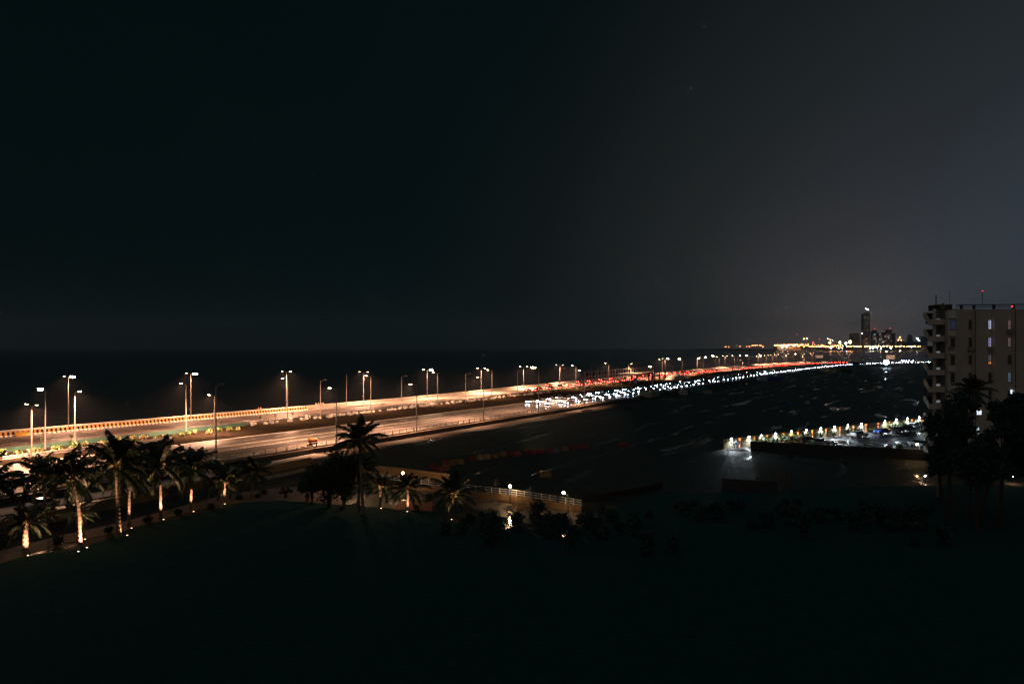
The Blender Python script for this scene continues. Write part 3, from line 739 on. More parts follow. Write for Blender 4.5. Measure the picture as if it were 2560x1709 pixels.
def broadleaf(x, y, xc, yc, rx, rz_, label, seed=1, n=5200, m=None, size=.38, lobes=14, group=None, name='broadleaf_tree', gap=None):
    """rx, rz_ crown half sizes in photo pixels"""
    rnd = random.Random(seed); p = P(x, y); Y = p.y; k = Y / F; zc = zat(yc, Y) + 1; dx = (xc - x) * k; rx *= k; rz_ *= k
    root = empty(name, p, label, 'tree', group)
    t = MB(); t.tube([(0, 0, 0), (.1, 0, zc * .3), (dx * .5, 0, zc * .7)], [.32, .24, .18], 8)
    lob = []
    for q in range(lobes):
        while True:
            d = Vector((rnd.uniform(-1, 1), rnd.uniform(-1, 1), rnd.uniform(-1, 1)))
            if d.length < 1: break
        d = d * .78; c = Vector((dx + d.x * rx, d.y * rx, zc + d.z * rz_)); lob.append((c, rnd.uniform(.30, .46) * min(rx, rz_)))
        if q < 9: t.tube([(dx * .4, 0, zc * .6), (Vector((dx * .5, 0, zc * .75)) + c) / 2, c], [.12, .07, .03], 5)
    t.build('trunk', brown_bark, root)
    b = MB()
    for c, r in lob: leafball(b, c, r, n // lobes, size, .85, rnd=rnd)
    b.build('crown', m or leaf_m, root); return root
broadleaf(822, 1269, 828, 1186, 78, 76, 'big dense broadleaf tree left of the tallest palm', 3, 9000, size=.34, lobes=26)
broadleaf(779, 1259, 776, 1206, 40, 36, 'smaller broadleaf tree leaning against the left of the big one', 4, 2600, size=.3)
broadleaf(714, 1246, 712, 1228, 26, 12, 'low spreading little tree in front of the wet path', 6, 700, size=.25, lobes=8)
def bush(x, y, r, label, m, n=260, size=.22, sz=.8, cat='bush', group=None):
    p = P(x, y); rr = r / F * p.y; b = MB(); leafball(b, (0, 0, rr * sz * .8), rr, n, size, sz); leafball(b, (0, 0, rr * sz * .6), rr * .7, n // 2, size, sz)
    o = b.build('bush', m, loc=p); return tag(o, label, cat, group)
for x, y, r, l in ((144, 1362, 19, 'clipped round bush between the lit ringed trunk and the short palm'), (272, 1332, 14, 'clipped bush left of the largest dark palm'), (369, 1306, 15, 'clipped bush right of the thin curved trunk'),
    (445, 1286, 12, 'clipped bush left of the straight lit trunk'), (526, 1270, 10, 'clipped bush left of the little forked palm'), (598, 1249, 10, 'clipped bush right of the little forked palm'), (5, 1372, 26, 'dark bush cut by the left edge'),
    (430, 1240, 30, 'dark shrubbery behind the two tall lit palms'), (520, 1226, 24, 'dark shrubbery behind the straight lit trunk'), (645, 1244, 9, 'small bush at the slim unlit palm'), (660, 1236, 10, 'potted bush at the left of the low tree')):
    bush(x, y, r, l, darkleaf_m)
bush(418, 1270, 14, 'yellow green lit plant beside the tall palm trunk', shrub_m); bush(488, 1257, 15, 'lit green plant right behind the straight lit trunk', shrub_m)
bush(996, 1243, 13, 'brightly lit yellow green bush between the two small palms', shrub_m); bush(1072, 1247, 11, 'potted plant against the railing wall', darkleaf_m); bush(1041, 1273, 9, 'leafy plant on the red paving', shrub_m)
q = empty('garden_uplight', P(996, 1250), 'small uplight at the yellow green bush before the wall', 'garden light', 'garden uplights'); MB().tube([(0, 0, 0), (0, 0, .2)], [.12, .14], 8).build('housing', dark_steel, q); lamp('SPOT', q, (0, 0, .35), 300, (1, .75, .35), .06, 120, .5, (0, .6, 1))
for x, y, l in ((769, 1254, 'terracotta pot by the little tree trunk'), (860, 1264, 'terracotta pot right of the big broadleaf tree')):
    b = MB().tube([(0, 0, 0), (0, 0, .5), (0, 0, .55)], [.18, .28, .30], 10); leafball(b, (0, 0, .85), .45, 90, .25, 1, (1,)); 
    o = b.build('potted_plant', [mat('terracotta', (.35, .10, .05), .8), darkleaf_m], loc=P(x, y)); tag(o, l, 'potted plant')

# globe lamps along the railing and elsewhere
globe = mat('lamp_globe', (1, .9, .8), .3, emit=(1, .62, .30), es=110, sample=False)
def globe_lamp(x, ytop, ybase, lab, e=260, r=.17, arm=0.0, grp='globe lamps', col=(1, .58, .28), gm=None):
    p = P(x, ybase); h = zat(ytop, p.y) + 1; root = empty('globe_lamp', p, lab, 'lamp post', grp)
    t = MB().tube([(0, 0, 0), (0, 0, h - r)], [.07, .045], 8)
    if arm: t.tube([(0, 0, h - .4), (arm, 0, h - .05)], .04, 6)
    t.build('pole', dark_steel, root)
    MB().ball((arm, 0, h), r, 12, 8).build('globe', gm or globe, root)
    lamp('POINT', root, (arm, -.45, h + .1), e, col, .12)
globe_lamp(1007, 1182, 1226, 'glowing globe lamp before the tan wall, between two small palms', 260)
globe_lamp(1275, 1215, 1256, 'glowing globe lamp at the white railing, mirrored in the wet driveway', 190)
globe_lamp(1420, 1231, 1283, 'glowing lamp on a side arm at the right end of the white railing', 80, arm=-.55)
globe_lamp(891, 1168, 1232, 'small glowing lamp seen between the tree and the tallest palm', 420, .1)
globe_lamp(2293, 1110, 1150, 'small orange lamp at the lower right of the car park', 60, .16)
globe_lamp(2313, 1189, 1204, 'squat lantern near the dark road at lower right', 8, .10)
globe_lamp(2532, 1191, 1207, 'squat lantern near the right edge, above a small lawn', 10, .11)

# person, seated or standing, as one continuous skinned body
def person(p, rz, pose, shirt, trousers, label, group=None, sc=1.0):
    root = empty('person', p, label, 'person', group, rz)
    if pose == 'sit':   # faces +y, hips at .95
        J = [((0, 0, .10), .13), ((0, -.02, .32), .13), ((0, 0, .52), .14), ((0, 0, .60), .055), ((.09, .16, .07), .085), ((.1, .44, .05), .065), ((.1, .47, -.36), .045), ((.1, .58, -.42), .04),
             ((-.09, .16, .07), .085), ((-.1, .44, .05), .065), ((-.1, .47, -.36), .045), ((-.1, .58, -.42), .04), ((.2, 0, .52), .055), ((.25, .08, .28), .045), ((.16, .30, .18), .035), ((-.2, 0, .52), .055), ((-.25, .08, .28), .045), ((-.16, .30, .18), .035)]
        hz = .74
    else:
        J = [((0, 0, .92), .13), ((0, 0, 1.15), .12), ((0, 0, 1.40), .14), ((0, 0, 1.50), .055), ((.09, 0, .85), .085), ((.11, .04, .48), .06), ((.11, -.02, .08), .04), ((.12, .12, .04), .04),
             ((-.09, 0, .85), .085), ((-.11, .10, .48), .06), ((-.11, .02, .08), .04), ((-.12, .15, .04), .04), ((.19, 0, 1.41), .055), ((.26, .02, 1.13), .045), ((.25, .14, .9), .035), ((-.19, 0, 1.41), .055), ((-.26, .02, 1.13), .045), ((-.24, .16, .92), .035)]
        hz = 1.64
    E = [(0, 1), (1, 2), (2, 3), (0, 4), (4, 5), (5, 6), (6, 7), (0, 8), (8, 9), (9, 10), (10, 11), (2, 12), (12, 13), (13, 14), (2, 15), (15, 16), (16, 17)]
    me = bpy.data.meshes.new('body'); me.from_pydata([j[0] for j in J], E, []); me.materials.append(shirt)
    o = bpy.data.objects.new('body', me); COL.objects.link(o); o.parent = root
    sk = o.modifiers.new('skin', 'SKIN'); 
    for i, v in enumerate(me.skin_vertices[0].data): v.radius = (J[i][1], J[i][1] * .85)
    me.skin_vertices[0].data[0].use_root = True
    sb = o.modifiers.new('sub', 'SUBSURF'); sb.levels = 1; sb.render_levels = 1
    hb = MB().ball((0, 0, hz), .105, 12, 8, 0, 1.2); hb.ball((0, -.015, hz + .03), .115, 12, 8, 1, 1.1); hb.ball((0, .105, hz - .01), .02, 6, 4, 0)
    hb.build('head', [mat('skin', (.25, .13, .08), .6), mat('dark_hair', (.015, .012, .01), .6)], root, True)
    return root
clw = mat('white_shirt', (.75, .72, .68), .8); clr = mat('red_shirt', (.5, .10, .07), .8); cly = mat('yellow_shirt', (.7, .5, .22), .8); clb = mat('blue_shirt', (.12, .16, .35), .8); clp = mat('pale_shirt', (.6, .5, .45), .8)
seat = off(seab, 3.95)
for x, m_, l in ((646, clr, 'person in a red shirt sitting on the sea wall, left one of the pair'), (651.5, cly, 'person in a yellow shirt sitting on the sea wall, right one of the pair'),
                 (790, clw, 'person in a white shirt sitting on the sea wall, leftmost of the group of four'), (796, clp, 'person in a pale shirt sitting on the sea wall, second of the group of four'),
                 (802.5, cly, 'person in a tan shirt sitting on the sea wall behind the unlit post'), (807.5, clw, 'person in a white shirt sitting on the sea wall, rightmost of the group of four')):
    s = on_line(x, seat); person(ST(s, seat(s), .96), RA + math.pi * 1.0, 'sit', m_, m_, l, 'people sitting on the sea wall')
person(P(174, 1316), R(200), 'stand', clw, clb, 'person in white clothes standing on the garden path behind the palms')

# yellow plastic barrier at the striped barrier
def water_barrier(p, rz, L, m, label, group=None, name='plastic_barrier'):
    b = MB(); n = 7
    prof = [(-.30, 0), (-.30, .22), (-.12, .5), (-.09, .92), (.09, .92), (.12, .5), (.30, .22), (.30, 0)]
    for k in range(n + 1):
        x = -L/2 + L*k/n; e = .86 if k in (0, n) else 1
        for y, z in prof: b.v.append((x, y * e, z * e + .02))
    for k in range(n):
        for j in range(7): b.f.append((k*8+j, (k+1)*8+j, (k+1)*8+j+1, k*8+j+1)); b.m.append(0)
    b.f.append(tuple(range(8))); b.m.append(0); b.f.append(tuple(n*8+j for j in reversed(range(8)))); b.m.append(0)
    for x in (-L*.25, L*.25): b.tube([(x, -.13, .62), (x, .13, .62)], .09, 8)
    b.tube([(0, 0, .92), (0, 0, 1.0)], .08, 8)
    o = b.build(name, m, loc=p); o.rotation_euler = (0, 0, rz); return tag(o, label, 'barrier', group)
plr = mat('red_plastic', (.20, .022, .024), .5, noise=.3, scale=1); ply = mat('yellow_plastic', (.26, .14, .05), .5, noise=.3, scale=1); plc = mat('cream_plastic', (.36, .24, .13), .6, noise=.3, scale=1); plg = mat('grey_plastic', (.15, .15, .16), .6)
ylb = mat('bright_yellow_plastic', (.75, .38, .03), .5)
s = on_line(56, off(seab, -1.1)); o = water_barrier(ST(s, seab(s) - 1.1, 0), RA, 2.6, ylb, 'bright yellow plastic barrier lying against the striped barrier near the left edge')
o.scale = (1.0, 1.1, 1.0)
Z6 = [(720, 262, plr, 'red, leftmost of the row, standing askew'), (765, 285, plr, 'red, lowest of the heap at the left end'), (805, 290, plr, 'red, under the yellow one in the heap'), (842, 272, ply, 'yellow, topmost in the heap at the left end'), (838, 225, plr, 'red, just behind the yellow pair'), (898, 222, ply, 'yellow, left half of the first yellow pair'), (968, 210, ply, 'long yellow, right half of the first yellow pair'),
      (1108, 180, plr, 'red, left of the pale cream one'), (1172, 168, plc, 'pale cream, rounded'), (1245, 158, plc, 'cream, between the pale one and the dull yellow'), (1325, 148, ply, 'dull yellow, left of the ribbed yellow one'), (1400, 135, ply, 'ribbed yellow, left of the red pair'), (1468, 128, plr, 'red, directly right of the ribbed yellow one'), (1540, 134, plr, 'red, fallen flat after the yellow ones'),
      (1645, 112, plr, 'red, first of the dark red run'), (1700, 110, plr, 'red, second of the dark red run'), (1765, 106, plr, 'red, third of the dark red run'), (1850, 100, plr, 'red, last of the dark red run'), (1920, 100, plg, 'grey, dim, between red and yellow'), (2008, 80, ply, 'flat yellow, near the right end of the row'),
      (2088, 66, plr, 'red, first of the three at the right end'), (2150, 60, plr, 'red, middle of the three at the right end'), (2215, 55, plr, 'red, rightmost of the row')]
for i, (x, y, m_, l) in enumerate(Z6):
    q = P(900 + .2554 * x, 1100 + .2554 * (y + 24)); water_barrier(q, random.uniform(-.25, .45), 1.35 if 'long' not in l else 1.8, m_, l + ', plastic barrier on the wet ground', 'plastic barriers across the bare ground')
water_barrier(P(1364, 1192), .1, 1.8, ply, 'single yellow plastic barrier far from the row, above the lamps', None)
water_barrier(P(1242, 1212), 1.2, 1.2, plc, 'single dull plastic barrier behind the railing, left of a globe lamp', None)
water_barrier(P(1558, 1115), .1, 2.2, plr, 'single red plastic barrier alone in the dark to the right of the row', None)

# ---------------------------------------------------------------- car on the service road and the orange cart at the railing
def parked(kind, pm, p, rz, label, L=4.1, Wd=1.74, group='cars in the car park', hm=None):
    c = car(kind, pm, L, Wd, hm or head_off, tail_off, True); c.location = p; c.rotation_euler = (0, 0, rz); return tag(c, label, 'car', group)
parked('sedan', paints[0], P(100, 1272, -.935), RA + math.pi, 'white car on the service road, half hidden by palm fronds', group=None)
s = on_line(783, off(fence, 1.4)); q = empty('concrete_mixer', ST(s, fence(s) + 1.4, .01), 'orange concrete mixer standing at the roadside railing above the big tree', 'mixer')
ormat = mat('orange_paint', (.55, .14, .04), .5)
MB().tube([(-.9, 0, 1.0), (-.5, 0, 1.1), (.3, 0, 1.15), (.9, 0, 1.35)], [.35, .62, .62, .3], 14).build('drum', ormat, q)
MB().box((0, 0, .5), (1.7, .6, .12)).box((-.6, 0, .25), (.1, .6, .5)).box((.6, 0, .25), (.1, .6, .5)).build('frame', dark_steel, q)
for sy in (-.4, .4): MB().tube([(-.6, sy - .05, .3), (-.6, sy + .05, .3)], .3, 12).build('wheel', tyre_m, q)
def crate(p, size, rz, m, label, name='concrete_block', cat='block', lid=True):
    b = MB().box((0, 0, size[2]/2), size, 0, 0, .97)
    if lid: b.box((0, 0, size[2] + .06), (size[0]*1.03, size[1]*1.03, .12))
    o = b.build(name, m, loc=p); o.rotation_euler = (0, 0, rz); return tag(o, label, cat)
crate(P(768, 1130), (2.2, 1.4, 1.1), RA, concrete, 'dim square concrete block below the orange mixer')

# ---------------------------------------------------------------- car park
A, B_ = P(1809, 1123), P(2312, 1062); C_, D__ = P(1876, 1127), Vector((75.5, 127.2, -1)); B2 = A + (B_ - A) * 1.5; D2 = D__ + (D__ - C_) * 1.3
b = MB(); b.quad(C_ + Vector((0, 0, .02)), D2 + Vector((0, 0, .02)), B2 + Vector((0, 0, .02)), A + Vector((0, 0, .02))); tag(b.build('car_park', lot_asphalt), kind='structure')
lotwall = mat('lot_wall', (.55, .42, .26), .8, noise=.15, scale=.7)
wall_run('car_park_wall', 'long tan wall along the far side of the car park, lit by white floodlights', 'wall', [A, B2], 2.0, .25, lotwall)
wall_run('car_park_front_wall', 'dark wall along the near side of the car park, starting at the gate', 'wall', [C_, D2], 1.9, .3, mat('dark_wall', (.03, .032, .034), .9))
g0 = P(1816, 1126); g1 = P(1874, 1128.5); gd = g1 - g0; root = empty('metal_gate', g0, 'gate of closely set vertical bars at the left end of the car park', 'gate', rz=math.atan2(gd.y, gd.x)); gl = gd.length
MB().box((gl/2, 0, .1), (gl, .08, .1)).box((gl/2, 0, 1.95), (gl, .08, .08)).build('gate_frame', dark_steel, root)
b0 = MB().box((0, 0, 1.0), (.045, .045, 1.8)).build('bar', dark_steel, root); n = 20
for k in range(n):
    o = b0 if k == 0 else b0.copy()
    if k: COL.objects.link(o); o.parent = root
    o.location = (gl * (k + .5) / n, 0, 0)
wd = (B_ - A).normalized(); wn_ = Vector((wd.y, -wd.x, 0))
def onwall(x, d=0.0):
    k = (x - 1280) / F; u = (k * A.y - A.x) / (wd.x - k * wd.y); return A + wd * u + wn_ * d
flood = mat('floodlight_lens', (1, 1, 1), .3, emit=(.82, .93, 1), es=170, sample=False); flood2 = mat('floodlight_lens_small', (1, 1, 1), .3, emit=(1, .95, .7), es=40, sample=False)
FX = [(195, 320, 1), (380, 300, 1.2), (510, 285, 2), (660, 265, 1), (825, 243, .25), (980, 230, 1), (1132, 210, 1), (1278, 192, 1), (1417, 178, 1), (1558, 165, 1.7), (1806, 135, 1), (1925, 118, 1.2), (2043, 105, 1), (2167, 95, 1)]
wrz = math.atan2(wd.y, wd.x)
for i, (x, y, e) in enumerate(FX):
    px = 1780 + .2384 * x; q = onwall(px, .02); h = zat(1020 + .2384 * y, q.y) + 1
    root = empty('floodlight', q, f'white floodlight on the car park wall, {ORD[i]} from the gate', 'floodlight', 'floodlights on the car park wall', wrz)
    MB().box((0, 0, (2.1 + h)/2 - .0), (.08, .08, max(.1, h - 2.1))).build('bracket', dark_steel, root)
    hd = MB().box((0, -.10, h), (.42, .16, .34)).build('housing', dark_steel, root)
    MB().box((0, -.20, h - .01), (.36, .03, .28)).build('lens', flood if e > .5 else flood2, hd)
    lamp('SPOT', root, (0, -.30, h - .05), 1900 * min(e, .8 if i < 3 else 1.3), (.80, .92, 1) if e > .5 else (1, .9, .6), .1, 165, .8, (.0, -.75, -1))
sconce_m = mat('sconce_glow', (1, .6, .3), .4, emit=(1, .36, .12), es=9, sample=False)
SX = [(285, 380), (435, 330), (572, 340), (743, 310), (893, 300), (1045, 275), (1190, 265), (1335, 250), (1475, 225), (1608, 215), (1737, 190), (1855, 175), (2090, 140), (2207, 125)]
for i, (x, y) in enumerate(SX):
    px = 1780 + .2384 * x; q = onwall(px, .13)
    root = empty('wall_sconce', q, f'orange up and down wall light under the floodlights, {ORD[i]} from the gate', 'wall light', 'orange wall lights in the car park', wrz)
    MB().box((0, -.05, 1.05), (.16, .12, .34)).build('fitting', dark_steel, root)
    MB().box((0, -.06, 1.235), (.14, .11, .03)).box((0, -.06, .865), (.14, .11, .03)).build('glow', sconce_m, root)
    lamp('SPOT', root, (0, -.12, 1.28), 260, (1, .38, .14), .03, 65, .4, (0, .12, 1)); lamp('SPOT', root, (0, -.12, .82), 260, (1, .38, .14), .03, 65, .4, (0, .12, -1))
b0 = MB()
for k in range(16): frond(b0, (0, 0, .2), k * 2.4, R(78 - 3 * k), 1.7, 1.2, .42, 0, 1, random.Random(k), 12)
areca = b0.build('areca_palm', [mat('areca_frond', (.05, .075, .025), .6, noise=.4), stalk_m])
AX = [440, 480, 545, 622, 700, 800, 850, 938, 1105, 1240, 1372, 1500, 1640, 1830, 1900, 1965, 2060, 2130]
for i, x in enumerate(AX):
    q = onwall(1780 + .2384 * x, .9); o = areca if i == 0 else areca.copy()
    if i: COL.objects.link(o)
    o.location = q; o.rotation_euler = (0, 0, i); sc = 1.0 + .25 * (i % 3 == 1); o.scale = (sc, sc, sc * 1.1)
    tag(o, f'small areca palm growing before the car park wall, {ORD[i]} from the gate', 'palm', 'areca palms before the car park wall')
for x in (2168, 2250):
    pass
cp = paint('blue', (.02, .05, .35))
parked('hatch', paints[0], P(2148, 1092, -.97), wrz - .10, 'white hatchback parked alone in the middle of the car park', 4.3)
parked('sedan', cp, P(2205, 1084, -.97), wrz + math.pi - .15, 'blue sedan parked right of the white hatchback')
parked('sedan', paints[2], P(2246, 1080, -.97), wrz + .2, 'black car right of the blue sedan, nearer of the dark pair')
parked('suv', paints[2], P(2272, 1078, -.97), wrz + .1, 'black car beside its dark neighbour, farther from the blue sedan')
parked('suv', paints[0], P(2286, 1071, -.97), wrz + .2, 'white car parked near the balconies at the right end of the car park')
parked('sedan', paints[2], P(2318, 1072, -.97), wrz, 'dark car at the foot of the balconies, right end of the car park')
parked('suv', paints[2], P(2024, 1110, -.97), wrz - .5, 'dark car close behind the near wall of the car park')
parked('hatch', paints[1], P(2052, 1112, -.97), wrz - .4, 'silver car just right of the dark car behind the near wall')
parked('hatch', paints[3], P(2296, 1116, -.97), wrz + 1.2, 'grey car half hidden by the orange lamp')
for x, y, r, l, m_ in ((2030, 1117, 11, 'low yellow green bush behind the near wall, in front of the dark car', shrub_m), (2168, 1122, 13, 'bright green plant behind the near wall, below the white hatchback', shrub_m), (2250, 1124, 11, 'green plant behind the near wall, right of the thin post', shrub_m),
                       (2222, 1124, 10, 'low flower bed bush behind the near wall', mat('rusty_leaf', (.25, .12, .05), .8)), (2085, 1117, 10, 'dark conical plant behind the near wall', darkleaf_m), (1838, 1123, 16, 'pale rock garden plants behind the gate', mat('silver_leaf', (.30, .34, .36), .7))):
    bush(x, y, r, l, m_, 200, .25, 1.0)
q = P(2187, 1120); o = MB().tube([(0, 0, 0), (0, 0, 2.2)], [.07, .05], 8).box((0, 0, 2.3), (.22, .22, .2)).build('bollard_post', dark_steel, loc=q); tag(o, 'thin dark post behind the near wall of the car park', 'post')

# unfinished posts and fences in the dark ground
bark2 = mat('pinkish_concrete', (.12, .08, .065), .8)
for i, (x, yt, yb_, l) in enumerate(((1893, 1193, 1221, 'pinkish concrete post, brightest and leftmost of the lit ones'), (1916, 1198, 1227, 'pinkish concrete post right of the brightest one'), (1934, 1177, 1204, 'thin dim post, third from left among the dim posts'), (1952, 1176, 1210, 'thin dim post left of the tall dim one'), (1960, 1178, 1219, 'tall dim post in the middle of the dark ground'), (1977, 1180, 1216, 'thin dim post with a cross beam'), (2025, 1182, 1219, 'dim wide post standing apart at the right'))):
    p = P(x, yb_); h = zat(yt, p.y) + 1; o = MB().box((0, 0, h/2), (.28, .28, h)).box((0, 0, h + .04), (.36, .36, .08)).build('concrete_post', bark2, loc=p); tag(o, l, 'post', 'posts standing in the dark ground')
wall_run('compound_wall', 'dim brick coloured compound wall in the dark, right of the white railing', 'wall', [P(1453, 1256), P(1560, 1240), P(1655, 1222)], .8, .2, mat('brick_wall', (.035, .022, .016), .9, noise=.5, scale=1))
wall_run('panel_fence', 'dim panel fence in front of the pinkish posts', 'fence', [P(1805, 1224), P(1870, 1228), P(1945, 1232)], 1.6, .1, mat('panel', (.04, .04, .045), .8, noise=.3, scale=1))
globe_lamp(1900, 1170, 1214, 'dim shielded lamp behind the pinkish posts', 6, .04, gm=mat('dim_globe', (.1, .1, .1), .5))

# ---------------------------------------------------------------- apartment building at the right
YB = 123.0; k13 = YB / F
def bx(x): return (x - 1280) * k13
def bd(x, Y): return (x - 1280) / F * Y
def bz(y): return CAMZ - (y - HY) * k13
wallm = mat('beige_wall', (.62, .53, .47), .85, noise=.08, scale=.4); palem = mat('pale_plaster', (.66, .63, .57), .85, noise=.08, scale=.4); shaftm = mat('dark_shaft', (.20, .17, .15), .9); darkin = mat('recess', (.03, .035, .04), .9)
win_f = mat('window_frame', (.25, .25, .26), .5); win_dark = mat('dark_glass', (.02, .025, .035), .15)
def litm(n, c, e): return mat(n, (.3, .3, .3), .5, emit=c, es=e, sample=False)
lit_white = litm('lit_bluewhite', (.62, .70, 1), .6); lit_white2 = litm('lit_violet', (.60, .56, 1), .4); lit_blue = litm('lit_blue', (.06, .12, .40), .12); lit_orange = litm('lit_orange', (1, .35, .10), .6); lit_pink = litm('lit_pink', (.6, .40, .38), .18); lit_dim = litm('lit_grey', (.5, .55, .6), .12); lit_cyan = litm('lit_cyan', (.25, .38, .55), .25)
root = empty('apartment_building', (bx(2440), YB, -1), 'tall beige apartment block with stacked balconies at the right edge', 'building')
o0 = Vector(root.location)
def part(name, b, m, par=None):
    o = b.build(name, m, par or root)
    o.location = -o0 if (par is None) else (0, 0, 0); return o
zr = bz(772); xl = bx(2372); edges = [2391, 2437, 2487, 2537, 2590, 2640]
b = MB(); b.prism([(bd(2366, YB + 3), YB + 3), (bx(2640), YB + 2.6), (bx(2640) + 2, YB + 11), (bd(2370, YB + 8), YB + 8)], -1, zr); part('wall', b, wallm)
b = MB()
for i in range(len(edges) - 1):
    x0, x1 = bx(edges[i]), bx(edges[i + 1]); b.prism([(x0, YB - .0), (x1, YB + .9), (x1, YB + 2.59), (x0, YB + 2.59)], -1, zr + .002 * i, 0)
part('facade_bays', b, wallm)
b = MB(); b.prism([(bx(2374), YB + .35), (bx(2390.6), YB + .1), (bx(2390.6), YB + 2.98), (bx(2374), YB + 2.98)], -1, bz(776)); part('stair_bay', b, palem)
b = MB(); b.prism([(bd(2350, YB + 2.6), YB + 2.6), (bx(2373.5), YB + 1.2), (bx(2373.5), YB + 2.99), (bd(2362, YB + 6), YB + 6), (bd(2351, YB + 5), YB + 5)], -1, bz(760)); part('lift_shaft', b, shaftm)
b = MB(); b.box((bx(2387), YB + 4.2, bz(766)), (2.6, 3, 1.1)); b.box((bx(2393), YB + 4, bz(757)), (.3, .3, .3)); part('roof_house', b, darkin)
b = MB(); zt = bz(761)
b.tube([(bx(2404), YB + 1.5, zt), (bx(2640), YB + 1.2, zt + .12)], .10, 6); b.tube([(bx(2404), YB + 1.8, zt - .35), (bx(2640), YB + 1.5, zt - .25)], .06, 6)
for x in (2418, 2450, 2500, 2550, 2600): b.box((bx(x), YB + 1.6, (zt + zr)/2), (.35, .3, zt - zr))
part('roof_pipes', b, dark_steel)
for x, yt, r in ((2366, 735, .09), (2401, 723, .03)): 
    part('antenna', MB().tube([(bx(x), YB + 3, bz(762)), (bx(x), YB + 3, bz(yt))], r, 6), dark_steel)
part('antenna', MB().tube([(bx(2484.5), YB + 3, bz(762)), (bx(2484.5), YB + 3, bz(725))], .05, 6), dark_steel)
redl = mat('red_beacon', (.6, .05, .05), .4, emit=(1, .06, .08), es=2.2, sample=False)
part('red_light', MB().ball((bx(2485), YB + 3, bz(724)), .10, 8, 6), redl); part('red_light', MB().ball((bx(2539.5), YB + .9, bz(765)), .14, 8, 6), redl)
def window(x, yt, yb_, w, Yp, pm, split=.5, pm2=None):
    x0, x1 = bx(x - w/2), bx(x + w/2); z0, z1 = bz(yb_), bz(yt); f = MB(); t = .07
    f.box(((x0+x1)/2, Yp, z1 + t/2), (x1 - x0 + 2*t, .12, t)); f.box(((x0+x1)/2, Yp, z0 - t/2), (x1 - x0 + 2*t, .18, t)); f.box((x0 - t/2, Yp, (z0+z1)/2), (t, .12, z1-z0)); f.box((x1 + t/2, Yp, (z0+z1)/2), (t, .12, z1-z0))
    f.box((x0 + (x1-x0)*split, Yp - .01, (z0+z1)/2), (.05, .1, z1-z0)); f.box(((x0+x1)/2, Yp - .012, z0 + (z1-z0)*.3), (x1-x0, .1, .05))
    fr = part('window', f, win_f); part('pane', MB().box(((x0+x1)/2, Yp + .03, (z0+z1)/2 + (0 if not pm2 else (z1-z0)*.2)), (x1-x0, .04, (z1-z0) * (1 if not pm2 else .6))), pm, fr)
    if pm2: part('pane', MB().box(((x0+x1)/2, Yp + .03, z0 + (z1-z0)*.14), (x1-x0, .04, (z1-z0)*.28)), pm2, fr)
rows = [(800, 822), (844, 866), (888, 910), (932, 954), (976, 998)]
lit = {(1, 0): (lit_white, None), (1, 1): (lit_white2, None), (1, 2): (lit_dim, lit_orange), (2, 0): (lit_pink, None), (2, 1): (lit_pink, None), (2, 3): (lit_cyan, None)}
for ci, x in enumerate((2431, 2481, 2530, 2580)):
    i = ci; x0, x1 = edges[i], edges[i+1]; f = (x - x0) / (x1 - x0); Yp = YB + .9 * f - .05
    for ri, (a, c) in enumerate(rows):
        pm, p2 = lit.get((ci, ri), (win_dark, None)); window(x, a, c, 7.5, Yp, pm, .5, p2)
for ri, (a, c) in enumerate(rows[:4]):
    window(2382.5, a + 1, c + 1, 8.5, YB + .05, lit_blue if ri == 0 else win_dark)
    part('window_hood', MB().box((bx(2381.5), YB - .05, bz(a - 5)), (1.15, .7, .12)), palem)
